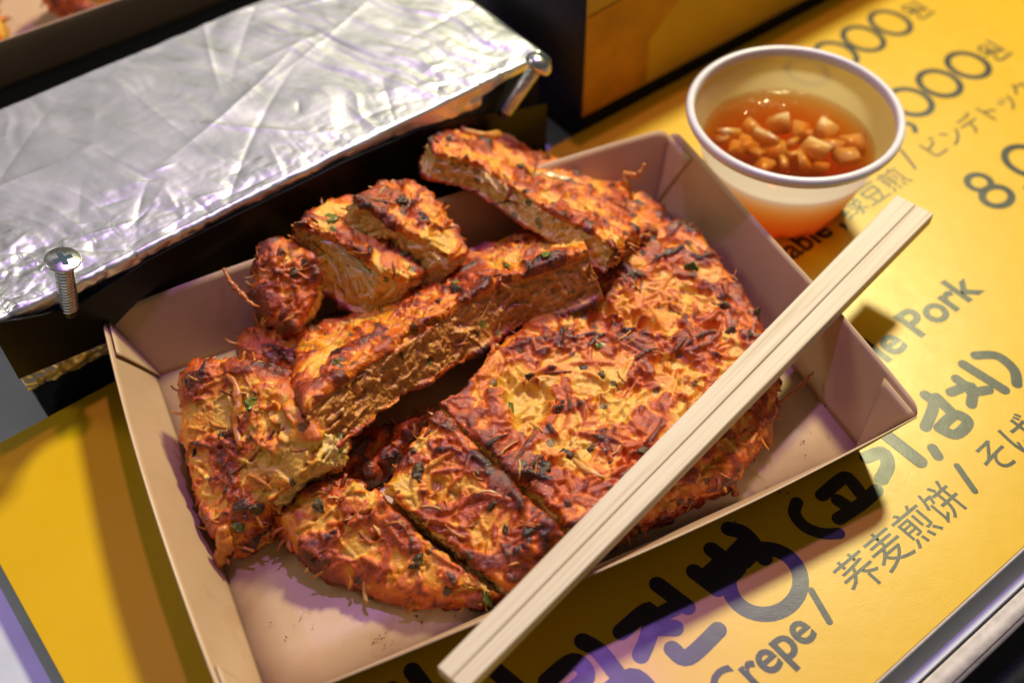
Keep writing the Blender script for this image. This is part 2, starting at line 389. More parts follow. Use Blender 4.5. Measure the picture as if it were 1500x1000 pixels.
def c9(*P): return [(1000 + x * .34, 660 + y * .34) for x, y in P]
def c8(*P): return [(500 + x * .34, 660 + y * .34) for x, y in P]
def cz(*P): return [(1100 + x * .34, 320 + y * .34) for x, y in P]
def ell(cu, cv, ru, rv, wd, rot=0, n=40):
    return ([(cu + ru * cos(2 * pi * k / n) * cos(rot) - rv * sin(2 * pi * k / n) * sin(rot), cv + ru * cos(2 * pi * k / n) * sin(rot) + rv * sin(2 * pi * k / n) * cos(rot)) for k in range(n)], wd, True)
def text(body, u, v, size, m=M_INK, bold=0.0, sx=1.0, shear=0.0):
    c = bpy.data.curves.new('t', 'FONT'); c.body = body; c.size = size * MM; c.offset = bold * MM; c.shear = shear; c.resolution_u = 4
    o = bpy.data.objects.new('t', c); COL.objects.link(o); bpy.context.view_layer.update()
    me = modifier_mesh(o); bpy.data.objects.remove(o); bpy.data.curves.remove(c)
    z = (_inkz[0] + 0.02) * MM
    for vtx in me.vertices:
        q = sg(u, v, 0) + SD * vtx.co.x * sx + SN * vtx.co.y; vtx.co = (q[0], q[1], z)
    me.materials.clear(); ob = link_mesh('lettering', me, m, None, False); adopt(ob, board); return ob
# price rows
def zeros(cs, v, ru, rv, wd): return [ell(c, v + 0.3 * i, ru, rv, wd) for i, c in enumerate(cs)]
lettering(zeros((176.5, 194.0, 210.8, 228.0), 36.0, 7.2, 8.6, 2.5))
lettering(zeros((193.2, 211.0, 229.2), -1.6, 7.4, 8.2, 2.7) + [([(182.0, -9.0), (182.6, -11.5), (180.6, -14.0)], 2.2, False)])
def won(u, v, s):
    q = lambda *P: ([(u + a * s, v + b2 * s) for a, b2 in P], 1.15 * s / 1.0, False)
    return [ell(u + 3.2 * s, v + 8.2 * s, 2.2 * s, 1.7 * s, 1.1 * s, n=20), q((0.2, 4.8), (6.6, 5.3)), q((3.4, 4.9), (3.3, 2.6)), q((5.2, 3.4), (8.4, 3.5)), q((8.8, 10.6), (8.7, 2.2)), q((2.0, 1.8), (2.2, -0.6), (9.4, -0.4))]
lettering(won(238.6, 31.0, 1.0)); lettering(won(239.6, -6.5, 1.0))
lettering([ell(175.8, -46.2, 4.3, 4.0, 2.6), ell(174.6, -54.6, 5.6, 4.6, 2.8), ([(186.5, -58.5), (187.2, -60.5), (185.5, -62.6)], 2.3, False)] + zeros((199.0, 217.0, 235.0), -50.2, 7.6, 8.4, 2.8))
text('ビンデトック', 173.0, -28.2, 11.0, bold=0.02, sx=0.98); text('绿豆煎', 124.5, -30.2, 11.0, bold=0.02, sx=1.05)
lettering(px([[(1320, 220), (1341, 247)]], 1.2))
text('Vegetable ,', 67.0, -31.0, 12.5, bold=0.35, sx=1.0)
text('Vegetable Pork', 31.5, -79.3, 15.5, bold=0.42, sx=1.06)
# big dish name
BIG = 4.6
lettering(px([c9((492, 222), (482, 270), (525, 325), (600, 355), (672, 355))], 3.6)
          + px([c9((600, 192), (690, 118), (722, 128), (765, 182)), c9((668, 212), (718, 244)), c9((672, 292), (770, 228), (836, 168))], 4.0))
lettering(px([c9((792, 28), (862, 8), (884, 60), (856, 122)), [(1292, 632), (1348, 676)]], 4.2) + px([[(1366, 656), (1374, 668)]], 3.2))
lettering(px([cz((752, 760), (788, 800), (752, 898)), cz((800, 770), (868, 838)), cz((812, 902), (880, 845), (935, 878), (882, 930), (812, 902))], 3.6))
lettering(px([cz((885, 690), (925, 718)), cz((862, 748), (950, 722), (950, 800)), cz((950, 750), (1022, 738)), cz((915, 628), (1092, 738)), cz((968, 590), (1060, 592), (1132, 650), (1146, 712))], 3.4))
lettering(px([c9((200, 335), (270, 360), (352, 462)), c9((50, 520), (150, 595)), c9((125, 425), (228, 505)), c9((150, 592), (238, 505)), c9((100, 540), (178, 470)), c9((222, 445), (268, 398)), c9((262, 478), (312, 428))], BIG), M_INK_SHEEN)
lettering([ell(*to_sg(1120, 850), 10.4, 9.0, 4.4, 0.1)], M_INK_SHEEN)
lettering(px([c8((1205, 780), (1330, 682), (1325, 790), (1290, 880)), c8((1340, 760), (1438, 762)), c8((1362, 575), (1490, 672)), c8((1395, 695), (1465, 660)), [(985, 950), (1008, 962), (1052, 922)]], BIG), M_INK_SHEEN)
lettering(px([c8((885, 992), (1000, 905), (1055, 975), (940, 1060), (885, 992)), c8((1040, 820), (1110, 862), (1185, 955)), [(870, 1030), (925, 990), (960, 1020)]], BIG), M_INK_SHEEN)
lettering(px([[(604, 982), (640, 1030)], [(575, 1010), (610, 1050)], [(700, 960), (760, 1010)]], BIG), M_INK_SHEEN)
# small row
text('Crepe', -32.0, -127.0, 13.4, bold=0.32, sx=0.96)
lettering(px([[(1188, 864), (1215, 910)], [(1402, 682), (1428, 719)]], 1.9))
text('荞麦煎饼', 16.8, -126.4, 12.2, bold=0.06, sx=0.97); text('そばクレープ', 76.5, -126.0, 12.4, bold=0.10, sx=0.98)

# ================================================================== FOIL-COVERED BOX
box = empty('foil_covered_box', sg(-30, 110, CZ)); tag(box, 'black box with a crumpled aluminium foil lid beside the menu board', 'box')
bm = bmesh.new(); sbox(bm, -127, 67.5, 69.5, 158, CZ, 36.2, 0.6)
body = from_bm('box_body', bm, M_BLACK); adopt(body, box)
# the front panel with a wavy top edge
tops = [(-129, 41.0), (-126, 41.2), (-116, 37.0), (-106.5, 34.3), (-95, 35.6), (-82.6, 37.2), (-59.7, 37.6), (-16, 38.2), (15, 35.5), (34.5, 31.2), (47.5, 26.4), (60, 22.5), (67.5, 20.5)]
bots = [(-129, 18.6), (-104, 15.6), (-80, 9), (-60, CZ), (70, CZ)]
us = np.linspace(-129, 67.5, 120)
tz = np.interp(us, *zip(*tops)); bz = np.interp(us, *zip(*bots))
vv, ff = [], []
for k, u in enumerate(us):
    q = 0.35 * sin(u * 0.07)
    for v, z in ((65.6 + q, bz[k]), (65.6 + q, tz[k]), (66.4 + q, tz[k]), (66.4 + q, bz[k])): vv.append(sg(u, v, z))
for k in range(len(us) - 1):
    a = 4 * k; b2 = a + 4
    for i in range(4): ff.append((a + i, a + (i + 1) % 4, b2 + (i + 1) % 4, b2 + i))
ff += [(0, 3, 2, 1), (len(vv) - 4, len(vv) - 3, len(vv) - 2, len(vv) - 1)]
pan = link('front_panel', vv, ff, M_BLACK, None, False); adopt(pan, box)
# foil lid: top, rolled edge and a short skirt in front
nu, ns = 420, 260
U = np.linspace(-131, 70.5, nu); Sx = np.linspace(0, 1, ns)
uu, ss = np.meshgrid(U, Sx, indexing='ij')
Ltop, R = 87.0, 1.6
skirt = 5.0 + 2.2 * np.sin(U * 0.045 + 1) + 1.0 * np.sin(U * 0.21)
skirt = np.where(U > 40, skirt * 0.55, skirt); skirt = np.where(U < -85, 2.5, skirt)
Ltot = (Ltop + R * pi / 2 + skirt)[:, None]; s = ss * Ltot
v_ = np.where(s < Ltop, 155.6 - s, 155.6 - Ltop - R * np.sin(np.clip((s - Ltop) / R, 0, pi / 2)))
z_ = np.where(s < Ltop, 40.9, 40.9 - R * (1 - np.cos(np.clip((s - Ltop) / R, 0, pi / 2))) - np.clip(s - Ltop - R * pi / 2, 0, 99))
# right end turned down as well
over = np.clip(uu - 66.5, 0, 9); z_ = z_ - over * 1.2 * 0.8
p3 = np.stack([uu.ravel(), s.ravel(), np.zeros(uu.size)], 1)
wp = fbm(p3 / 30.0, 2).reshape(uu.shape) * 9
ang = radians(-16); au = uu * cos(ang) + s * sin(ang); av = -uu * sin(ang) + s * cos(ang)
rid = 1 - np.abs(fbm(np.stack([(au + wp).ravel() / 7.5, av.ravel() / 48, np.full(uu.size, 2.2)], 1), 2)).reshape(uu.shape)
rid2 = 1 - np.abs(fbm(np.stack([(au + 0.6 * wp).ravel() / 3.2, av.ravel() / 22, np.full(uu.size, 9.2)], 1), 2)).reshape(uu.shape)
sag = fbm(p3 / 42.0 + 5, 2).reshape(uu.shape)
# creased facets
q2 = np.stack([uu.ravel() + wp.ravel() * .3, s.ravel()], 1)
fac = (2.2 * np.abs(fbm(np.stack([q2[:, 0] / 9, q2[:, 1] / 8, np.full(uu.size, 3.3)], 1), 1)) + 1.2 * np.abs(fbm(np.stack([q2[:, 0] / 4, q2[:, 1] / 4.5, np.full(uu.size, 6.3)], 1), 1)) - 0.8).reshape(uu.shape)
crush = sstep(0.55, 1.0, ss) * (0.45 + 0.55 * sstep(-70, -118, uu)) + 0.7 * sstep(-92, -122, uu) * sstep(0.35, 0.8, ss)
fine = fbm(p3 / 2.6, 3).reshape(uu.shape)
right = sstep(-55, 40, uu)
rs = np.random.RandomState(4); crease = np.zeros(uu.shape)
for k in range(95):                  # sharp folds: straight creases, denser towards the worked front edge
    near = k > 26; cu_ = rs.uniform(-130, 70) if not near else rs.choice((rs.uniform(-130, -60), rs.uniform(-130, 70))); cs_ = rs.uniform(5, 88) if not near else rs.uniform(58, 92); an = rs.uniform(0, pi); ln_ = rs.uniform(14, 45) if not near else rs.uniform(3, 11)
    du = (uu - cu_) * cos(an) + (s - cs_) * sin(an); dn = -(uu - cu_) * sin(an) + (s - cs_) * cos(an) + 0.0035 * du * du * rs.uniform(-.6, .6)
    crease += rs.choice((-1, 1)) * rs.uniform(0.15, 0.42) * np.exp(-np.abs(dn) / rs.uniform(0.7, 2.2)) * np.clip(1.2 - np.abs(du) / ln_, 0, 1)
dz = 0.6 * sag + right * (1.15 * (rid - 0.7) + 0.30 * (rid2 - 0.7)) + (1 - right) * 0.30 * (rid - 0.7) + fac * (0.03 + 0.40 * crush) + crease + crush * 0.35 * fine
edge = sstep(0.90, 1.0, ss)
v2 = v_ - edge * (0.5 * fine + 0.8 * fac) * 0.6; z2 = z_ + dz * np.where(s < Ltop, 1.0, 0.35)
z2 = np.maximum(z2, np.where(s < Ltop - 2, 36.9, -99))
P = (np.outer(uu.ravel(), SD) + np.outer(v2.ravel(), SN)) * MM; P[:, 2] = z2.ravel() * MM
ii, jj = np.meshgrid(np.arange(nu - 1), np.arange(ns - 1), indexing='ij'); a = (ii * ns + jj).ravel()
faces = np.stack([a, a + 1, a + ns + 1, a + ns], 1)
def fast_mesh(name, P, faces):
    me = bpy.data.meshes.new(name); me.vertices.add(len(P)); me.vertices.foreach_set('co', P.astype(np.float32).ravel())
    k = faces.shape[1]; me.loops.add(len(faces) * k); me.loops.foreach_set('vertex_index', faces.astype(np.int32).ravel())
    me.polygons.add(len(faces)); me.polygons.foreach_set('loop_start', np.arange(0, len(faces) * k, k, dtype=np.int32)); me.update(calc_edges=True); me.validate(); return me
foil = link_mesh('foil_lid', fast_mesh('foil_lid', P, faces), M_FOIL); adopt(foil, box)
sol = foil.modifiers.new('thickness', 'SOLIDIFY'); sol.thickness = 0.0001
# torn foil strip showing under the panel's raised corner
nu2, ns2 = 90, 26
uu2, ss2 = np.meshgrid(np.linspace(-128.5, -84, nu2), np.linspace(0, 1, ns2), indexing='ij')
pz = np.interp(uu2, [-128.5, -104, -84], [18.9, 15.9, 11.0]); hh = np.interp(uu2, [-128.5, -110, -84], [7.6, 7.0, 5.5])
p3 = np.stack([uu2.ravel(), ss2.ravel() * 8, np.zeros(uu2.size)], 1)
n_ = fbm(p3 / 2.0, 3).reshape(uu2.shape); n2_ = fbm(p3 / 6.0 + 4, 2).reshape(uu2.shape)
zz2 = pz - ss2 * (hh + 2 * n2_); vv2 = 66.9 - 1.2 * np.sin(ss2 * pi) + 0.9 * n_ + 0.8 * n2_
P = (np.outer(uu2.ravel(), SD) + np.outer(vv2.ravel(), SN)) * MM; P[:, 2] = zz2.ravel() * MM
ii, jj = np.meshgrid(np.arange(nu2 - 1), np.arange(ns2 - 1), indexing='ij'); a = (ii * ns2 + jj).ravel()
fs_ = link_mesh('foil_strip', fast_mesh('foil_strip', P, np.stack([a, a + 1, a + ns2 + 1, a + ns2], 1)), M_FOIL); adopt(fs_, box)
fs_.modifiers.new('thickness', 'SOLIDIFY').thickness = 0.0001

# screws
def lathe(name, prof, m, parent, n=28, M=None, closed_top=True):
    bm = bmesh.new(); rings = []
    for r, z in prof:
        rings.append([bm.verts.new((r * cos(2 * pi * k / n) * MM, r * sin(2 * pi * k / n) * MM, z * MM)) for k in range(n)] if r > 0 else [bm.verts.new((0, 0, z * MM))])
    for A, B in zip(rings, rings[1:]):
        for k in range(n):
            k2 = (k + 1) % n
            if len(A) == 1 and len(B) == 1: continue
            if len(A) == 1: bm.faces.new((A[0], B[k2], B[k]))
            elif len(B) == 1: bm.faces.new((A[k], A[k2], B[0]))
            else: bm.faces.new((A[k], A[k2], B[k2], B[k]))
    if M is not None: bm.transform(M)
    ob = from_bm(name, bm, m, None)
    if parent: ob.parent = parent
    return ob
def screw(top, base, head, label):
    top, base = Vector(top), Vector(base); ax = (top - base); L = ax.length / MM; ax.normalize()
    e = empty('screw', base); tag(e, label, 'screw', 'screws at the foil box')
    R_ = ax.to_track_quat('Z', 'Y').to_matrix().to_4x4()
    # shank with a helical thread
    n, turns = 20, int(L / 1.15); V, F = [], []
    steps = turns * n
    for k in range(steps + 1):
        a_ = 2 * pi * k / n; z = L * k / steps
        for dr, dz in ((2.0, -0.42), (2.65, 0.0), (2.0, 0.42)):
            V.append((dr * cos(a_), dr * sin(a_), z + dz))
        if k:
            b_ = 3 * k; c_ = b_ - 3; F += [(c_, b_, b_ + 1, c_ + 1), (c_ + 1, b_ + 1, b_ + 2, c_ + 2)]
    th = link('thread', [Vector(v) * MM for v in V], F, M_STEEL, None); th.data.transform(R_); th.parent = e
    lathe('shank', [(0, -2), (2.1, -2), (2.1, L), (0, L)], M_STEEL, e, 20, R_)
    T = R_ @ Matrix.Translation((0, 0, L * MM))
    if head == 'flat':
        hd = lathe('head', [(0, -2.6), (2.2, -2.6), (4.75, -0.45), (4.85, 0.0), (4.6, 0.22), (0, 0.36)], M_STEEL, e, 40, T)
        zt = 0.39; rc = 2.6
    else:
        hd = lathe('head', [(0, -0.6), (4.7, -0.6), (5.1, 0.3), (4.9, 1.6), (4.0, 2.9), (2.5, 3.8), (0, 4.1)], M_STEEL, e, 40, T); zt = 4.14; rc = 2.1
    # cross recess
    bm = bmesh.new(); pts = []
    wv = 0.7
    for k in range(4):
        a_ = k * pi / 2 + 0.5; d = Vector((cos(a_), sin(a_), 0)); p = Vector((-sin(a_), cos(a_), 0))
        pts += [d * rc - p * wv, d * rc + p * wv, (d + p) * wv * 1.1]
    order = []
    for k in range(4): order += [pts[3 * k], pts[3 * k + 1], pts[3 * k + 2]]
    def zz(q): return zt - (0.0 if head == 'flat' else 0.075 * (q.length ** 2) - 0.03)
    ring = [bm.verts.new((T @ (Vector((q.x, q.y, zz(q) + 0.02)) * MM))) for q in order]; c = bm.verts.new(T @ Vector((0, 0, (zt + 0.03) * MM)))
    for k in range(12): bm.faces.new((ring[k], ring[(k + 1) % 12], c))
    rcs = from_bm('cross_recess', bm, M_RECESS, None, False); rcs.parent = hd
    return e
def in_v(px_, py_, v):               # spot of the picture on the upright plane at board coordinate v (mm)
    r_ = ray(px_, py_); return co + r_ * ((v * MM - np.dot(co, SN)) / np.dot(r_, SN))
screw(in_v(92, 380, 64.2), in_v(102, 452, 66.2), 'flat', 'upright countersunk screw with a flat cross-slotted head at the foil corner')
screw(in_v(787, 97, 60.5), in_v(740, 164, 63.5), 'pan', 'leaning round-headed screw by the foil corner next to the amber crate')

# ================================================================== CRATE BEHIND THE BOARD, GRIDDLE, FAR TRAY
crate = empty('amber_crate', sg(160, 100, CZ)); tag(crate, 'dark crate with a scuffed amber front panel standing behind the menu board', 'crate')
bm = bmesh.new(); sbox(bm, 86, 420, 67.5, 170, CZ, 58, 0.8); adopt(from_bm('crate_body', bm, M_BLACKM), crate)
bm = bmesh.new(); sbox(bm, 86.3, 420, 66.9, 67.5, 3.5, 57, 0.2, 1); adopt(from_bm('front_panel', bm, M_PANEL_REFL, smooth=False), crate)
# a rougher orange sheet with a slanting side
vv = [sg(*q) for q in ((86.3, 66.5, 4.2), (118, 66.5, 5.2), (117.6, 66.5, 24), (133, 66.5, 37), (150, 66.5, 52), (86.3, 66.5, 46.5))]
vb = [v + SN * 0.35 * MM for v in vv]; n = 6
ff = [tuple(range(n)), tuple(range(2 * n - 1, n - 1, -1))] + [(k, n + k, n + (k + 1) % n, (k + 1) % n) for k in range(n)]
adopt(link('scuffed_sheet', vv + vb, ff, M_ORANGE, None, False), crate)
bm = bmesh.new(); sbox(bm, 85.5, 420, 65.0, 67.6, CZ, 3.4, 0.4); adopt(from_bm('base_rail', bm, M_BLACK, smooth=False), crate)
bm = bmesh.new(); sbox(bm, -140, 66, 160, 560, CZ, 22, 0.8); gr = from_bm('griddle', bm, M_GRIDDLE); reorigin(gr, sg(-40, 300, CZ)); tag(gr, 'dark grey flat griddle table behind the foil covered box', 'griddle')

# ------------------------------------------------------------------ paper trays
def paper_tray(name, label, centre, ang, L0, W0, L1, W1, H, z0, bulge=(3.0, 1.2, 3.6, 2.2), th=0.45):
    """walls in order back, right, front, left"""
    e = empty(name, (centre[0], centre[1], z0 * MM)); tag(e, label, 'food tray', 'kraft paper food trays')
    ca, sa_ = cos(ang), sin(ang)
    def W_(x, y, z): return ((x * ca - y * sa_) * MM, (x * sa_ + y * ca) * MM, z * MM)
    fl = [(-L0 / 2, W0 / 2), (L0 / 2, W0 / 2), (L0 / 2, -W0 / 2), (-L0 / 2, -W0 / 2)]
    rm = [(-L1 / 2, W1 / 2), (L1 / 2, W1 / 2), (L1 / 2, -W1 / 2), (-L1 / 2, -W1 / 2)]
    out = [(0, 1), (1, 0), (0, -1), (-1, 0)]
    def solid(nm, grid, m=M_KRAFT, t=th):
        nu_, nv_ = len(grid), len(grid[0]); V = [W_(*q) for c in grid for q in c]; F = []
        for i in range(nu_ - 1):
            for j in range(nv_ - 1):
                a = i * nv_ + j; F.append((a, a + nv_, a + nv_ + 1, a + 1))
        ob = link(nm, V, F, m, e, True); md = ob.modifiers.new('t', 'SOLIDIFY'); md.thickness = t * MM; md.offset = -1; return ob
    g = [[(fl[0][0] + (L0) * i / 12, -W0 / 2 + W0 * j / 8, 0.55 + 0.25 * sin(i * .7) * sin(j * 0.9)) for j in range(9)] for i in range(13)]
    solid('base_panel', g)
    rc = 6.0
    for k in range(4):
        a, b_ = k, (k + 1) % 4; A0, B0, A1, B1 = (np.array(x) for x in (fl[a], fl[b_], rm[a], rm[b_])); o = np.array(out[k]); Lk = np.linalg.norm(B1 - A1)
        cols = []
        for i in range(49):
            s_ = i / 48; s_ = 0.5 - 0.5 * cos(pi * s_)
            dist = min(s_, 1 - s_) * Lk; drop = 0 if dist > rc else rc - sqrt(max(rc * rc - (rc - dist) ** 2, 0))
            tm = 1 - 0.62 * drop / H; col = []
            for j in range(13):
                t_ = j / 12 * tm; p = (A0 + (B0 - A0) * s_) * (1 - t_) + (A1 + (B1 - A1) * s_) * t_
                bl = bulge[k] * 4 * s_ * (1 - s_) * t_ ** 1.6
                p = p + o * bl
                col.append((p[0], p[1], 0.55 + (H - 0.55) * t_ + 0.5 * sin(9 * s_ + k) * t_ * t_))
            cols.append(col)
        if k in (0, 2): cols = cols
        solid('wall_panel', cols)
    # folded corner gussets lying against the end walls
    for k, (dirx) in ((0, 1), (1, -1), (2, -1), (3, 1)):
        sy = 1 if k in (0, 1) else -1; sx_ = -1 if k in (0, 3) else 1
        F0 = np.array(fl[k]); R1 = np.array(rm[k]); cols = []
        for i in range(9):
            s_ = i / 8; col = []
            for j in range(9):
                t_ = j / 8 * 0.93; w_ = 15.0 * s_ * t_
                p = F0 * (1 - t_) + R1 * t_; p = p + np.array([-sx_ * 0.75, -sy * (0.5 + w_)])
                bl = (bulge[1] if sx_ > 0 else bulge[3]); q = (0.5 * W1 - abs(p[1])) / W1; p[0] += sx_ * bl * 4 * q * (1 - q) * t_ ** 1.6
                col.append((p[0], p[1], 0.7 + (H - 0.7) * t_))
            cols.append(col)
        solid('corner_flap', cols, M_KRAFT, 0.3)
    return e
TRAY = paper_tray('food_tray', 'brown kraft paper food tray holding the sliced pancake on the menu board', (-0.00462, -0.02783), 0.43323, 177.6, 116.3, 194.4, 133.8, 24.2, 0.05)
ra, rb = at(0, 60, 46.2), at(160, 0, 46.2); fd = (rb - ra) / np.linalg.norm(rb - ra); fp = np.array([-fd[1], fd[0], 0]); c2 = ra + fd * 0.030 + fp * 0.0615
far = paper_tray('food_tray', 'blurred kraft food tray on the dark griddle behind the foil covered box', (c2[0], c2[1]), atan2(fd[1], fd[0]), 178, 104, 194, 118, 24.2, 22.0)

# ================================================================== PANCAKE PIECES
def tube(name, pts, r0, m, parent, flat=0.6, nseg=6, nrm=Vector((0, 0, 1))):
    pts = [Vector(p) for p in pts]; V, F = [], []; n = len(pts)
    for i, p in enumerate(pts):
        t = (pts[min(i + 1, n - 1)] - pts[max(i - 1, 0)]).normalized(); b_ = t.cross(nrm).normalized(); c = b_.cross(t)
        s_ = i / (n - 1); r = r0 * (0.45 + 0.55 * sin(pi * min(max(s_, 0.06), 0.94))) * random.uniform(0.65, 1.3)
        for k in range(nseg):
            a_ = 2 * pi * k / nseg; V.append(p + b_ * cos(a_) * r + c * sin(a_) * r * flat)
        if i:
            o_ = i * nseg
            for k in range(nseg): F.append((o_ - nseg + k, o_ - nseg + (k + 1) % nseg, o_ + (k + 1) % nseg, o_ + k))
    F += [tuple(range(nseg))[::-1], tuple(range((n - 1) * nseg, n * nseg))]
    return link(name, V, F, m, parent)
VOX = 0.40
def normal3(a, b, c):
    n = np.cross(b - a, c - a); n /= np.linalg.norm(n); return n if n[2] > 0 else -n
def food(label, anchors, poly, thick, cut=(), seed=0, round_=5.0, pits=(), pale=(), char=(), meat=0.0, amp=1.0, inset=0.0, brown=0.0, lowz=1.3, vox=VOX, strands=1.0, frills=1.7):
    A = [at(*a) for a in anchors]; n = normal3(*A); o = A[0]
    P = [on_plane(x, y, o, n) for x, y in poly]; C = np.mean(P, 0)
    e1 = np.cross([0, 1, 0.2], n); e1 /= np.linalg.norm(e1); e2 = np.cross(n, e1)
    L2 = np.array([[np.dot(p - C, e1), np.dot(p - C, e2)] for p in P]) / MM
    area = 0.5 * np.sum(L2[:, 0] * np.roll(L2[:, 1], -1) - np.roll(L2[:, 0], -1) * L2[:, 1])
    k = len(L2); bm = bmesh.new()
    T = [bm.verts.new((x, y, 0)) for x, y in L2]; ctr = L2.mean(0)
    Bv = [bm.verts.new((ctr[0] + (x - ctr[0]) * (1 - inset), ctr[1] + (y - ctr[1]) * (1 - inset), -thick)) for x, y in L2]
    bm.faces.new(T); bm.faces.new(Bv[::-1])
    for i in range(k): bm.faces.new((T[i], Bv[i], Bv[(i + 1) % k], T[(i + 1) % k]))
    bmesh.ops.triangulate(bm, faces=bm.faces[:])
    ob = from_bm('tmp', bm, None, None)
    md = ob.modifiers.new('r', 'REMESH'); md.mode = 'VOXEL'; md.voxel_size = vox
    sm = ob.modifiers.new('s', 'SMOOTH'); sm.factor = 0.5; sm.iterations = 5
    me = modifier_mesh(ob); od = ob.data; bpy.data.objects.remove(ob); bpy.data.meshes.remove(od)
    nv = len(me.vertices); co_ = np.empty(nv * 3, np.float32); me.vertices.foreach_get('co', co_); X = co_.reshape(-1, 3).astype(np.float64)
    # distance to outline
    best = np.full(nv, 1e9); bi = np.zeros(nv, int)
    for i in range(k):
        a, b_ = L2[i], L2[(i + 1) % k]; d = b_ - a; t = np.clip(((X[:, :2] - a) @ d) / (d @ d), 0, 1)
        dd = np.hypot(*(X[:, :2] - a - t[:, None] * d).T); m_ = dd < best; best = np.where(m_, dd, best); bi = np.where(m_, i, bi)
    iscut = np.isin(bi, list(cut)).astype(float)
    depth = np.clip(-X[:, 2] / thick, 0, 1)
    # rounded fried rim, crisp cut edges
    R = np.where(iscut > 0, 1.2, round_); q = np.clip(1 - best / R, 0, 1); drop = R * (1 - np.sqrt(np.maximum(1 - q * q, 0)))
    X[:, 2] -= drop * np.clip(1 - depth * 1.2, 0, 1) * (best < R)
    sd = seed * 13.7
    # normals
    co_ = X.astype(np.float32).ravel(); me.vertices.foreach_set('co', co_); me.update()
    nn = np.empty(nv * 3, np.float32); me.vertices.foreach_get('normal', nn); Nn = nn.reshape(-1, 3).astype(np.float64)
    side = 1 - np.abs(Nn[:, 2]); inner = sstep(0.25, 0.6, side) * iscut * sstep(0.05, 0.16, depth) * (1 - sstep(0.86, 0.97, depth))
    crust = 1 - inner
    p = X + sd
    wv = np.stack([fbm(p / 6.0 + 31, 2), fbm(p / 6.0 + 57, 2), fbm(p / 6.0 + 91, 2)], 1)
    lumps = fbm(p / 13.0, 2)
    pw = p + wv * 4.5
    patch = fbm(pw / 7.0 + 7, 3); plate = sstep(-0.12, 0.20, patch)
    # shredded grain: stretched ridges whose direction wanders
    th_ = fbm(p / 16.0 + 77, 2) * 3.5; cs, sn = np.cos(th_), np.sin(th_)
    g1 = p[:, 0] * cs + p[:, 1] * sn; g2 = -p[:, 0] * sn + p[:, 1] * cs
    grain = 1 - 2 * np.abs(fbm(np.stack([g1 / 1.7, g2 / 7.5, p[:, 2] / 2.2], 1) + wv * 0.5, 2))
    fine = fbm(p / 1.35 + 3, 3); holes = sstep(0.30, 0.62, fbm(pw / 4.0 + 40, 2))
    hole2 = sstep(0.34, 0.60, fbm(pw / 6.5 + 23, 3))
    dc = 1.5 * lumps + 0.9 * (plate - 0.5) + 0.25 * grain + 0.22 * fine - 0.9 * holes - 2.2 * hole2
    chunk = fbm(pw / 3.3 + 15, 3); di = 0.9 * lumps + 1.1 * chunk + 0.4 * grain + 0.25 * fine - 1.0 * holes - 0.8
    d = amp * (dc * crust + di * inner)
    # shredded vegetables pressed into the batter: half buried strands
    rs = np.random.RandomState(seed + 500); ns_ = int(2.6 * strands * nv * vox * vox / 100.0)
    vl = np.array([np.dot(-fw, e1), np.dot(-fw, e2), np.dot(-fw, n)]); vis = np.where(Nn @ vl > -0.1)[0]
    sh = np.zeros(nv); tone = np.zeros(nv); wt = np.zeros(nv)
    for _ in range(ns_):
        i0 = vis[rs.randint(len(vis))]
        if inner[i0] > 0.4 and rs.rand() < 0.35 + 0.55 * meat: continue
        pos = X[i0].copy(); nr = Nn[i0]; af = 5.0 * lumps[i0]; t_ = np.array([np.cos(af), np.sin(af), 0.0]) + 0.75 * rs.randn(3); t_ = t_ - nr * np.dot(nr, t_); t_ /= np.linalg.norm(t_) + 1e-9; L_ = rs.uniform(5, 17); r_ = rs.uniform(0.42, 1.0); cv = rs.uniform(-0.13, 0.13); Q = []; pos = pos + nr * rs.uniform(-0.3, 0.25)
        for k_ in range(int(L_ / 0.6)):
            Q.append(pos.copy()); pos = pos + t_ * 0.6; t_ = t_ + np.cross(nr, t_) * cv * 0.6; t_ /= np.linalg.norm(t_)
        Q = np.array(Q); lo_ = Q.min(0) - r_; hi_ = Q.max(0) + r_
        ix = np.where(((X > lo_) & (X < hi_)).all(1))[0]
        if len(ix) == 0: continue
        dd = np.sqrt(((X[ix, None, :] - Q[None]) ** 2).sum(2)); am = dd.argmin(1); dm = dd[np.arange(len(ix)), am]
        tp = np.sin(np.pi * np.clip((am + 1) / (len(Q) + 1), 0.04, 0.96)) ** 0.4; rr_ = r_ * tp
        hh_ = np.sqrt(np.maximum(rr_ ** 2 - dm ** 2, 0)) + 0.25 * rs.rand() * (dm < rr_); better = hh_ > sh[ix]
        sel = ix[better]; sh[sel] = hh_[better]; tone[sel] = rs.choice([-0.5, -0.3, -0.15, 0.0, 0.12, 0.25, 0.5]); wt[sel] = np.clip(hh_[better] / (0.6 * r_), 0, 1)
    d = d + sh * 1.15
    hg = np.clip(0.42 + 0.52 * (plate - 0.5) + 0.14 * lumps + 0.10 * fine - 0.15 * holes - 0.22 * hole2 + 0.20 * sh + 0.55 * tone * wt, 0, 1) * crust + np.clip(0.5 + 0.55 * chunk + 0.2 * fine - 0.2 * holes - 0.2 * tone * wt, 0, 1) * inner
    hg = np.clip(hg + brown + 0.14 * (1 - sstep(0, 7, best)) * crust, 0, 1)
    def loc(px_, py_): v = on_plane(px_, py_, o, n) - C; return np.dot(v, e1) / MM, np.dot(v, e2) / MM
    pl = np.zeros(nv); chv = np.zeros(nv)
    for (x, y, r, dep) in pits:
        lx, ly = loc(x, y); rr = np.hypot(X[:, 0] - lx, X[:, 1] - ly) + 5.0 * patch + 2.5 * lumps
        f = (1 - sstep(r * 0.55, r, rr)) * (depth < 0.6); d = d * (1 - 0.3 * f); X[:, 2] -= f * dep; pl += 0.5 * f
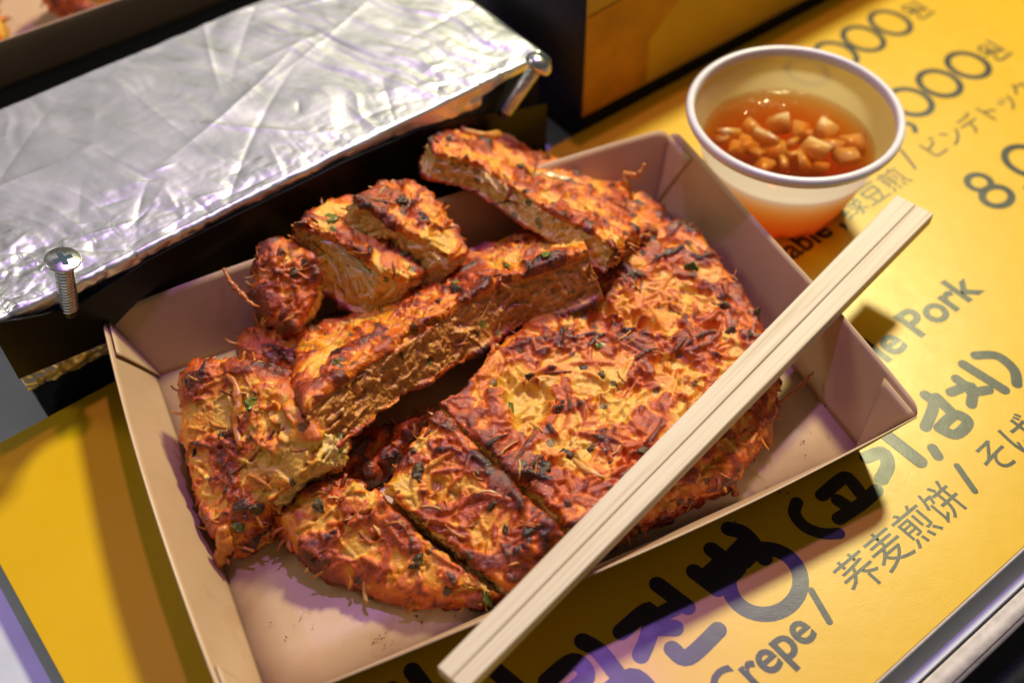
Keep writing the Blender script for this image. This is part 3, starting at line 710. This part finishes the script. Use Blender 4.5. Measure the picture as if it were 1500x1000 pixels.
    for (x, y, r, s_) in pale:
        lx, ly = loc(x, y); rr = np.hypot(X[:, 0] - lx, X[:, 1] - ly) + 2.2 * patch; pl += s_ * (1 - sstep(r * 0.5, r, rr))
    for (x, y, r, s_) in char:
        lx, ly = loc(x, y); rr = np.hypot(X[:, 0] - lx, X[:, 1] - ly) + 1.5 * patch; chv += s_ * (1 - sstep(r * 0.6, r, rr))
    X = X + Nn * d[:, None]
    Wd = (np.outer(X[:, 0], e1) + np.outer(X[:, 1], e2) + np.outer(X[:, 2], n)) * MM + C
    # soft food settles on the tray floor instead of going through it
    lo = lowz * MM; Wd[:, 2] = np.where(Wd[:, 2] < lo, lo + (Wd[:, 2] - lo) * 0.02, Wd[:, 2])
    me.vertices.foreach_set('co', Wd.astype(np.float32).ravel()); me.update()
    for nm, val in (('crust', crust), ('hgt', hg), ('pale', np.clip(pl, 0, 1.2)), ('meat', np.full(nv, meat)), ('char', np.clip(chv, 0, 1))):
        at_ = me.attributes.new(nm, 'FLOAT', 'POINT'); at_.data.foreach_set('value', val.astype(np.float32))
    me.materials.clear(); ob = link_mesh('pancake_slice', me, M_FOOD)
    reorigin(ob, (C[0], C[1], float(Wd[:, 2].min())))
    tag(ob, label, 'pancake', 'slices of fried pancake in the tray')
    ob['_n'] = [float(x) for x in n]
    rf = random.Random(seed + 900); sgn = 1 if area > 0 else -1
    for i in range(k):
        if i in cut: continue
        a, b_ = L2[i], L2[(i + 1) % k]; dv = b_ - a; le = np.linalg.norm(dv); on_ = np.array([dv[1], -dv[0]]) / le * sgn
        for _ in range(int(le / 5.0 * frills + rf.random())):
            t = rf.random(); p0 = a + dv * t - on_ * 2.5; ca_ = rf.uniform(-0.9, 0.9); hd = on_ * cos(ca_) + dv / le * sin(ca_); L_ = rf.uniform(0.7, 1.6); zz_ = -rf.uniform(1.5, thick * 0.55); dz_ = rf.uniform(-0.5, 0.3); bend = rf.uniform(-.35, .35); pts = []
            for j in range(5):
                pts.append(Vector((e1 * p0[0] + e2 * p0[1] + n * zz_) * MM + C) - ob.location); p0 = p0 + hd * L_; zz_ += dz_ * L_
                hd = np.array([hd[0] * cos(bend) - hd[1] * sin(bend), hd[0] * sin(bend) + hd[1] * cos(bend)])
            pts = [Vector((q.x, q.y, max(q.z, (lowz + 0.3) * MM - ob.location.z))) for q in pts]
            tube('edge_shred', pts, rf.uniform(0.35, 0.75) * MM, M_SHRED, ob, 0.6, 6)
    return ob

SL = {}
SL['main'] = food('largest pancake slice, broad browned crust lying under the chopsticks',
    [(800, 600, 19.5), (1000, 420, 19.0), (1000, 700, 17.0)],
    [(640, 588), (690, 560), (722, 500), (790, 450), (850, 395), (890, 365), (950, 325), (1000, 312), (1040, 350), (1085, 410), (1122, 468), (1142, 530), (1140, 590), (1118, 640), (1085, 680), (1030, 708), (960, 745), (890, 782), (843, 770), (749, 684)],
    15.5, cut=(0, 1, 18, 19), seed=1, pits=[(765, 590, 9, 3.2), (935, 480, 6, 3.0), (880, 470, 5, 3.0), (1000, 520, 4, 2.0)],
    pale=[(765, 590, 11, .8), (905, 600, 7, .8), (850, 470, 7, .7), (1010, 430, 5, .6), (900, 560, 5, .6)], char=[(1000, 330, 8, .3), (1100, 480, 8, .3), (985, 430, 5, .2)], inset=0.02)
SL['mid'] = food('middle pancake slice with two straight cut sides beside the largest slice',
    [(700, 720, 18.5), (600, 700, 18.0), (760, 790, 16.5)],
    [(560, 706), (600, 655), (642, 603), (728, 694), (824, 784), (797, 814), (752, 842), (735, 856), (660, 796), (600, 745)],
    15.0, cut=(1, 2, 3, 7, 8, 9), seed=2, pale=[(620, 650, 6, .7), (590, 720, 5, .8), (730, 640, 6, .6), (600, 735, 4, .6)], char=[(770, 800, 7, .2)])
SL['front'] = food('pointed end slice of pancake with a green scallion tip at the front of the tray',
    [(560, 760, 17.0), (470, 740, 17.0), (600, 840, 11.5)],
    [(386, 752), (428, 712), (465, 698), (510, 700), (548, 728), (600, 770), (660, 815), (734, 870), (712, 884), (645, 888), (560, 876), (480, 846), (412, 800)],
    13.0, cut=(3, 4, 5, 6), seed=3, pale=[(530, 725, 7, .9), (560, 745, 5, .7), (700, 862, 4, .5)], round_=7)
SL['left'] = food('left pancake slice with pale soft filling bulging towards the long slice',
    [(300, 545, 29), (440, 640, 30), (330, 790, 11)],
    [(252, 550), (275, 528), (305, 518), (345, 516), (380, 540), (425, 590), (468, 636), (466, 676), (430, 705), (392, 740), (352, 785), (325, 812), (302, 790), (276, 730), (256, 650)],
    15.0, cut=(5, 6, 7, 8), seed=4, pale=[(400, 600, 13, 1.0), (430, 650, 13, 1.1), (385, 690, 9, .9), (340, 600, 8, .4)], char=[(285, 545, 8, .35), (320, 560, 6, .25)], amp=1.1)
SL['strip'] = food('long thick pancake strip lying on top across the other slices, grainy cut side showing',
    [(460, 570, 37), (858, 362, 37), (640, 388, 15)],
    [(430, 500), (470, 470), (540, 440), (610, 400), (680, 365), (745, 338), (810, 332), (850, 338), (862, 362), (800, 385), (735, 405), (670, 440), (600, 482), (540, 520), (480, 562), (440, 590), (425, 550)],
    17.5, cut=(7, 8, 9, 10, 11, 12, 13, 14), seed=5, meat=0.75, pale=[(830, 350, 9, .9), (600, 500, 5, .5), (470, 530, 6, .5)], char=[(760, 350, 6, .3), (655, 415, 4, .5)], round_=3.5, lowz=6)
SL['backleft'] = food('small browned chunk of pancake leaning at the back left corner, burnt strand beside it',
    [(410, 352, 37), (440, 470, 24), (372, 440, 27)],
    [(398, 348), (428, 350), (452, 372), (468, 402), (455, 440), (432, 482), (412, 492), (382, 458), (362, 430), (364, 392), (382, 360)],
    14.0, cut=(2, 3, 4), seed=6, amp=0.95)
SL['back1'] = food('pancake chunk with white shredded filling and a green scallion piece at the back wall',
    [(450, 322, 41), (615, 400, 28), (520, 290, 31)],
    [(436, 322), (455, 300), (485, 288), (512, 284), (535, 300), (565, 342), (600, 375), (625, 396), (600, 408), (560, 392), (520, 358), (478, 338)],
    21.0, cut=(6, 7, 8, 9, 10, 11), seed=7, pale=[(500, 320, 9, .7), (580, 390, 8, .7)], char=[(530, 300, 5, .3)], round_=3, lowz=1.5)
SL['back2'] = food('pancake chunk with dark charred streak between the two neighbours at the back wall',
    [(530, 285, 43), (680, 372, 29), (600, 262, 33)],
    [(520, 284), (548, 272), (580, 258), (618, 266), (650, 298), (682, 342), (690, 366), (668, 378), (632, 356), (590, 330), (545, 304)],
    16.0, cut=(6, 7, 8, 9, 10), seed=8, pale=[(640, 345, 7, .7)], char=[(600, 290, 4, .5), (620, 320, 3, .6)], round_=3, lowz=1.5)
SL['backright'] = food('thick pancake slice propped on the back rim of the tray with crisp curled shreds',
    [(960, 325, 20), (645, 208, 37), (800, 250, 24)],
    [(630, 200), (655, 190), (690, 187), (728, 195), (770, 213), (826, 228), (872, 250), (930, 280), (980, 298), (972, 332), (932, 342), (902, 360), (868, 335), (815, 310), (764, 276), (706, 240), (640, 220)],
    10.0, cut=(11, 12, 13, 14, 15, 16), seed=9, pale=[(800, 260, 7, .6), (910, 330, 5, .7)], char=[(655, 200, 7, .6), (720, 200, 7, .4), (940, 310, 9, .3)], round_=3.5, lowz=1.5, amp=1.05)
SL['under'] = food('dark browned scrap of pancake half hidden under the back left chunk',
    [(400, 500, 17), (450, 500, 17), (380, 540, 14)],
    [(338, 500), (352, 474), (400, 462), (450, 470), (500, 480), (520, 520), (470, 570), (410, 560), (345, 530)],
    14.0, cut=(), seed=10, brown=0.2)

SL['scrap'] = food('dark scrap of pancake in the gap between the left, long and front slices',
    [(520, 670, 9), (560, 660, 9), (500, 700, 7)],
    [(455, 660), (490, 630), (560, 620), (640, 590), (600, 650), (560, 700), (535, 712), (490, 700), (460, 690)], 8.0, cut=(), seed=11, brown=0.3)
# ------------------------------------------------------------------ shreds, scallion bits on the slices
bpy.context.view_layer.update()
def hit(ob, px_, py_):
    L = Vector(co) - ob.location; ok, p, nrm, i = ob.ray_cast(L, Vector(ray(px_, py_)).normalized())
    return (p, nrm) if ok else (None, None)
def shred_path(ob, path, r_mm, m=None, lift=0.5, name='shred', flat=0.6):
    """path in picture coordinates, laid onto the slice"""
    pts = []; nr = Vector((0, 0, 1))
    P = []
    for i in range(len(path) - 1):
        k = max(2, int(hypot(path[i + 1][0] - path[i][0], path[i + 1][1] - path[i][1]) / 7))
        P += [(path[i][0] + (path[i + 1][0] - path[i][0]) * j / k, path[i][1] + (path[i + 1][1] - path[i][1]) * j / k) for j in range(k)]
    P.append(path[-1]); last = None
    for q in P:
        p, nn = hit(ob, *q)
        if p is None: continue
        if last is not None and (p - last).length > 0.007: continue
        pts.append(p + nn * lift * r_mm * MM); nr = nn; last = p
    if len(pts) < 3: return None
    sp = [pts[0]] + [(pts[i - 1] + pts[i] * 2 + pts[i + 1]) / 4 for i in range(1, len(pts) - 1)] + [pts[-1]]
    sp = [sp[0]] + [(sp[i - 1] + sp[i] * 2 + sp[i + 1]) / 4 for i in range(1, len(sp) - 1)] + [sp[-1]]
    return tube(name, sp, r_mm * MM, m or M_SHRED, ob, flat, 6, nr)
def rand_shreds(key, box_, n, seed, rmin=0.3, rmax=0.6):
    rnd = random.Random(seed); ob = SL[key]
    for _ in range(n):
        x, y = rnd.uniform(box_[0], box_[2]), rnd.uniform(box_[1], box_[3]); a_ = rnd.uniform(0, 2 * pi); L = rnd.uniform(5, 11); bend = rnd.uniform(-0.45, 0.45); path = [(x, y)]
        for k in range(4): x += L * cos(a_); y += L * 0.75 * sin(a_); a_ += bend; path.append((x, y))
        shred_path(ob, path, rnd.uniform(rmin, rmax), M_SHRED, rnd.uniform(0.1, 0.6))
rand_shreds('main', (730, 330, 1130, 760), 45, 1); rand_shreds('mid', (580, 620, 800, 830), 22, 2); rand_shreds('front', (410, 720, 700, 870), 20, 3)
rand_shreds('left', (260, 530, 460, 790), 22, 4); rand_shreds('strip', (440, 350, 850, 620), 20, 5); rand_shreds('backleft', (370, 355, 460, 480), 10, 6)
rand_shreds('back1', (445, 300, 610, 420), 14, 7); rand_shreds('back2', (530, 268, 680, 370), 10, 8); rand_shreds('backright', (640, 195, 970, 350), 26, 9)
# the strands one can pick out in the picture
shred_path(SL['left'], [(262, 548), (256, 580), (262, 610), (275, 612)], 1.3, name='curled_shred')
shred_path(SL['left'], [(330, 548), (348, 562), (352, 590), (345, 620), (352, 655)], 1.5, name='curled_shred')
shred_path(SL['left'], [(335, 698), (360, 680), (385, 655), (402, 630)], 0.5, name='thin_shred')
shred_path(SL['left'], [(366, 695), (385, 705), (400, 718)], 0.9)
shred_path(SL['backright'], [(785, 228), (782, 262), (792, 295), (812, 322)], 0.9, name='curled_shred')
shred_path(SL['backright'], [(735, 255), (748, 268), (745, 290), (738, 296)], 0.8)
shred_path(SL['backright'], [(785, 235), (810, 222), (840, 218)], 1.1)
shred_path(SL['backright'], [(676, 190), (700, 200), (735, 198), (760, 212)], 1.5, name='curled_shred')
shred_path(SL['backright'], [(905, 312), (915, 330), (905, 355)], 1.6, M_CABBAGE, lift=0.05, name='cabbage_shred', flat=0.35)
shred_path(SL['backright'], [(790, 255), (820, 262), (835, 262)], 1.7, M_CABBAGE, lift=0.05, name='cabbage_shred', flat=0.35)
shred_path(SL['main'], [(840, 672), (862, 692), (885, 700)], 1.0)
for y0 in (0, 9, 18, 27): shred_path(SL['back1'], [(470 + y0, 352 + y0), (500 + y0, 362 + y0), (528 + y0, 390 + y0)], 1.4, M_CABBAGE, lift=0.05, name='cabbage_shred', flat=0.35)
for y0 in (0, 12, 24): shred_path(SL['back1'], [(478 + 2 * y0, 372 + y0), (495 + 2 * y0, 395 + y0), (500 + 2 * y0, 418 + y0)], 1.3, M_CABBAGE, lift=0.05, name='cabbage_shred', flat=0.35)
# free-standing burnt strand at the back left, a crisp at the right corner
def free_strand(ob, pts, r, name='burnt_strand', m=None):
    P = [Vector(at(*q)) - ob.location for q in pts]; Q = []
    for i in range(len(P) - 1):
        for k in range(5): Q.append(P[i].lerp(P[i + 1], k / 5) + Vector((random.uniform(-.3, .3), random.uniform(-.3, .3), random.uniform(-.3, .3))) * MM)
    Q.append(P[-1]); return tube(name, Q, r * MM, m or M_SHRED, ob, 0.8, 7)
free_strand(SL['backleft'], [(328, 393, 30), (338, 412, 29), (350, 428, 28), (366, 444, 27), (380, 450, 26)], 1.0)
free_strand(SL['main'], [(1190, 545, 9), (1178, 560, 9), (1160, 576, 9), (1142, 588, 9), (1120, 590, 10)], 0.6)
free_strand(SL['backright'], [(945, 240, 34), (935, 258, 31), (915, 255, 30), (920, 275, 27), (926, 292, 24)], 1.2, 'crisp_shred')
free_strand(SL['main'], [(1078, 724, 3), (1066, 690, 10), (1072, 655, 14), (1062, 620, 18)], 2.0, 'crisp_shred')
free_strand(SL['main'], [(1128, 652, 6), (1122, 625, 11), (1105, 600, 15), (1090, 590, 18)], 2.6, 'crisp_shred')
free_strand(SL['main'], [(1045, 705, 6), (1030, 690, 10), (1010, 680, 14)], 2.4, 'crisp_shred')
free_strand(SL['main'], [(1140, 570, 9), (1128, 545, 14), (1105, 520, 19)], 2.2, 'crisp_shred')
free_strand(SL['left'], [(318, 826, 4), (330, 800, 9), (325, 770, 14)], 2.6, 'crisp_shred')

def bit(ob, px_, py_, size, m, name, seed, hgt=0.5):
    p, nn = hit(ob, px_, py_)
    if p is None: return
    rnd = random.Random(seed); bm = bmesh.new(); a_ = rnd.uniform(0, pi); k_ = rnd.choice((4, 5, 5, 6))
    for i_ in range(k_):
        an = 2 * pi * (i_ + rnd.uniform(-.3, .3)) / k_; rr = size * rnd.uniform(0.7, 1.15)
        for zz_ in (-0.5, rnd.uniform(0.12, 0.32)): bm.verts.new(Vector((cos(an) * rr, sin(an) * rr * 0.8, zz_ * size * hgt)) * MM)
    bmesh.ops.convex_hull(bm, input=bm.verts[:]); bmesh.ops.bevel(bm, geom=bm.edges[:], offset=0.10 * size * MM, segments=1, affect='EDGES')
    bmesh.ops.subdivide_edges(bm, edges=bm.edges[:], cuts=1, use_grid_fill=True); bmesh.ops.triangulate(bm, faces=bm.faces[:])
    for v in bm.verts: v.co += Vector((rnd.uniform(-1, 1), rnd.uniform(-1, 1), rnd.uniform(-1, 1))) * 0.09 * size * MM
    bm.transform(Matrix.Translation(p) @ nn.to_track_quat('Z', 'Y').to_matrix().to_4x4() @ Matrix.Rotation(a_, 4, 'Z'))
    return from_bm(name, bm, m, ob)
for i, (k, x, y, s_) in enumerate([('main', 797, 684, 2.7), ('main', 830, 665, 2.4), ('main', 895, 677, 2.5), ('mid', 612, 690, 3.0), ('mid', 718, 738, 2.2), ('front', 608, 822, 2.8), ('front', 470, 740, 3.0),
        ('front', 655, 865, 1.8), ('main', 882, 546, 2.0), ('main', 855, 538, 1.7), ('main', 820, 600, 2.0), ('main', 865, 655, 1.6), ('main', 778, 553, 2.2), ('main', 1108, 460, 2.3), ('main', 1062, 450, 2.6), ('main', 1070, 485, 2.6), ('main', 940, 372, 1.8),
        ('main', 945, 660, 2.4), ('left', 326, 638, 1.9), ('left', 283, 662, 1.8), ('left', 375, 745, 2.2), ('left', 430, 705, 1.6), ('strip', 668, 425, 2.4), ('strip', 640, 440, 1.8), ('backleft', 432, 398, 2.2), ('backleft', 446, 385, 1.6),
        ('back2', 590, 292, 2.2), ('back2', 620, 322, 1.8), ('backright', 658, 208, 2.6), ('backright', 762, 243, 1.7), ('backright', 835, 240, 2.2), ('mid', 740, 778, 1.8), ('mid', 700, 690, 1.3), ('strip', 590, 520, 1.4), ('strip', 700, 490, 1.3)]):
    bit(SL[k], x, y, s_, M_BURNT, 'browned_scallion_bit', i)
for i, (k, x, y, s_) in enumerate([('back1', 484, 318, 2.6), ('back1', 487, 336, 1.8), ('front', 715, 874, 3.0), ('main', 752, 602, 3.0), ('main', 878, 505, 1.9), ('strip', 668, 414, 1.7), ('left', 372, 592, 2.8), ('left', 350, 770, 2.2), ('strip', 745, 390, 2.2), ('strip', 492, 532, 1.8), ('left', 437, 552, 2.0), ('main', 1012, 392, 2.6), ('strip', 800, 372, 1.9), ('backright', 775, 297, 1.7), ('back1', 590, 372, 1.8), ('mid', 735, 650, 1.5)]):
    bit(SL[k], x, y, s_, M_LEEK, 'scallion_bit', 100 + i, 0.45)
for k in SL: del SL[k]['_n']

cv_, cf_ = [], []; rnd = random.Random(12)
crn = [((1130, 720), 30), ((1190, 640), 40), ((420, 900), 60), ((560, 930), 50), ((1090, 745), 30), ((330, 880), 25), ((1210, 600), 25), ((640, 905), 40), ((300, 560), 25)]
for (x, y), sp in crn:
    for k in range(9):
        p = at(x + rnd.gauss(0, sp * .5), y + rnd.gauss(0, sp * .3), 1.3); r = rnd.uniform(0.2, 0.75) * MM; o_ = len(cv_)
        q = [Vector(p) + Vector((rnd.uniform(-1, 1), rnd.uniform(-1, 1), rnd.uniform(-.3, .8))) * r for _ in range(4)]
        cv_ += q; cf_ += [(o_, o_ + 1, o_ + 2), (o_, o_ + 2, o_ + 3), (o_, o_ + 3, o_ + 1), (o_ + 1, o_ + 3, o_ + 2)]
cb = link('crumbs', cv_, cf_, M_SHRED, None, False); tag(cb, 'tiny orange fried crumbs scattered on the tray floor', 'crumbs', kind='stuff')

# ================================================================== SAUCE CUP
CUP = np.array([0.09416, 0.06552, 0]); cup = empty('sauce_cup', (CUP[0], CUP[1], 0.0001)); tag(cup, 'small milky plastic cup of soy dipping sauce standing on the menu board', 'cup')
RB, RT, HC = 22.0, 33.6, 37.0
def cr(z): return RB + (RT - RB) * (z / HC) ** 0.92
zs = np.linspace(0.6, HC - 0.6, 14)
lathe('cup_wall', [(0, 0.9), (RB - 3.2, 0.9), (RB - 2.6, 0.0), (RB - 0.6, 0.0)] + [(cr(z), z) for z in zs] + [(RT + 0.2, HC)], M_CUP, cup, 96)
rim = lathe('cup_rim', [(RT - 0.9, HC - 2.2), (RT - 0.7, HC + 0.1), (RT - 0.3, HC + 0.95), (RT + 1.0, HC + 1.05), (RT + 1.85, HC + 0.3), (RT + 1.95, HC - 1.2), (RT + 1.4, HC - 2.3), (RT + 0.2, HC - 2.1), (RT - 0.3, HC - 2.3), (RT - 0.9, HC - 2.2)], M_RIM, cup, 96)
SZ = 24.0
zs2 = np.linspace(1.9, SZ, 8)
sau = lathe('sauce', [(0, 1.75)] + [(cr(z) - 0.95, z) for z in zs2] + [(cr(SZ) - 1.0, SZ + 0.05), (cr(SZ) - 1.8, SZ - 0.15), (0, SZ - 0.2)], M_SAUCE, None, 96); sau.location = (CUP[0], CUP[1], 0.0001)
tag(sau, 'clear reddish brown soy sauce filling the small plastic cup', 'sauce')
rnd = random.Random(5)
onions = [(1070, 190), (1100, 182), (1140, 178), (1175, 186), (1190, 188), (1222, 208), (1080, 212), (1110, 218), (1135, 212), (1180, 230), (1205, 238), (1240, 226), (1150, 235), (1095, 205), (1160, 205), (1060, 200), (1210, 190), (1125, 195), (1195, 215), (1165, 222), (1255, 205), (1120, 238)]
for i, (x, y) in enumerate(onions):
    p = at(x, y, SZ - 1.5); d = p[:2] - CUP[:2]; L_ = np.hypot(*d); mx_ = (cr(SZ) - 6) * MM
    if L_ > mx_: d = d * mx_ / L_
    bm = bmesh.new(); s_ = rnd.choice((2.6, 3.4, 4.2, 5.0))
    for cx_ in (-1, 1):
        for cy_ in (-1, 1):
            for cz_ in (-1, 1): bm.verts.new(Vector((cx_ * s_ * rnd.uniform(.7, 1.1), cy_ * s_ * rnd.uniform(.5, .95), cz_ * s_ * rnd.uniform(.25, .5))) * MM)
    h_ = bmesh.ops.convex_hull(bm, input=bm.verts[:]); bmesh.ops.bevel(bm, geom=bm.edges[:], offset=0.3 * MM, segments=2, affect='EDGES')
    bm.transform(Matrix.Rotation(rnd.uniform(0, pi), 4, 'Z') @ Matrix.Rotation(rnd.uniform(-.7, .7), 4, 'X') @ Matrix.Rotation(rnd.uniform(-.4, .4), 4, 'Y'))
    o_ = from_bm('onion_piece', bm, M_ONION); o_.location = (CUP[0] + d[0], CUP[1] + d[1], (SZ - rnd.uniform(2.4, 4.2)) * MM)
    tag(o_, 'diced onion piece floating in the soy sauce of the small cup', 'onion', 'diced onion in the sauce cup')

# ================================================================== CHOPSTICKS
n0, n1 = (Vector(at(*q)) for q in ((632, 984, 28.6), (690, 1002, 28.6))); f0, f1 = (Vector(at(*q)) for q in ((1311, 288, 29.4), (1370, 311, 29.4)))
cn, cf = (n0 + n1) / 2, (f0 + f1) / 2; ax = (cf - cn); LEN = ax.length; ax.normalize()
sd_ = ax.cross(Vector((0, 0, 1))).normalized(); upv = sd_.cross(ax)
chop = empty('chopsticks', cn); tag(chop, 'pair of joined pale wooden disposable chopsticks resting across the tray', 'chopsticks')
chop.rotation_euler = Matrix((ax, upv.cross(ax), upv)).transposed().to_euler()
wn, wf = (n1 - n0).dot(sd_) / MM, (f1 - f0).dot(sd_) / MM
SPL = 0.52
for side in (0, 1):
    bm = bmesh.new(); rings = []
    for i in range(25):
        t = i / 24; x = LEN * t; wd = wn + (wf - wn) * t; th_ = 4.4
        y0, y1 = (-wd / 2, -wd / 2 + wd * SPL - 0.10) if side == 0 else (-wd / 2 + wd * SPL + 0.10, wd / 2)
        y0, y1 = -y1, -y0
        if side == 0: z_off = 0.0
        else: z_off = -0.05
        jig = 0.05 * sin(i * 1.7 + side)
        c = 0.28
        rings.append([bm.verts.new((x, y * MM, z * MM)) for y, z in ((y0 + c, -th_ + z_off), (y1 - c, -th_ + z_off), (y1, -th_ + c + z_off), (y1 + jig * 0.3, -c + z_off), (y1 - c, z_off), (y0 + c, z_off), (y0, -c + z_off), (y0, -th_ + c + z_off))])
    for A_, B_ in zip(rings, rings[1:]):
        for k in range(8): bm.faces.new((A_[k], A_[(k + 1) % 8], B_[(k + 1) % 8], B_[k]))
    bm.faces.new(rings[0][::-1]); bm.faces.new(rings[-1])
    st = from_bm('stick', bm, M_WOOD, chop, False)
# thin web of wood that still joins the two sticks
bm = bmesh.new(); 
def cbox(bm, x0, x1, y0, y1, z0, z1):
    v = [bm.verts.new((x, y * MM, z * MM)) for x in (x0, x1) for y, z in ((y0, z0), (y1, z0), (y1, z1), (y0, z1))]
    for f in ((0, 1, 2, 3), (7, 6, 5, 4), (0, 4, 5, 1), (1, 5, 6, 2), (2, 6, 7, 3), (3, 7, 4, 0)): bm.faces.new([v[i] for i in f])
ym = -(-(wn + wf) / 4 + (wn + wf) / 2 * SPL)
cbox(bm, LEN * 0.002, LEN * 0.998, ym - 0.6, ym + 0.6, -3.8, -1.0); from_bm('joining_web', bm, M_WOOD, chop, False)

# ================================================================== FOOD IN THE FAR TRAY
VOX = 1.0
SLF = food('blurred orange brown pancake in the far tray behind the foil box', [(120, -10, 40), (60, -20, 40), (100, 0, 38)],
    [(40, -30), (55, 0), (75, 12), (120, 22), (160, 12), (210, -20), (180, -70), (100, -80), (50, -60)], 15, seed=21, vox=1.2, lowz=23.2)
del SLF['_n']; SLF['group'] = 'food in the far tray'
SLG = food('pinkish pale piece of food at the edge of the far tray behind the foil box', [(-40, 20, 38), (-80, 30, 38), (-60, 60, 37)],
    [(-100, 0), (-60, -30), (-20, -20), (4, 20), (0, 46), (-40, 70), (-90, 60)], 12, seed=22, vox=1.2, lowz=23.2, pale=[(-30, 20, 40, .8)])
del SLG['_n']; SLG['group'] = 'food in the far tray'
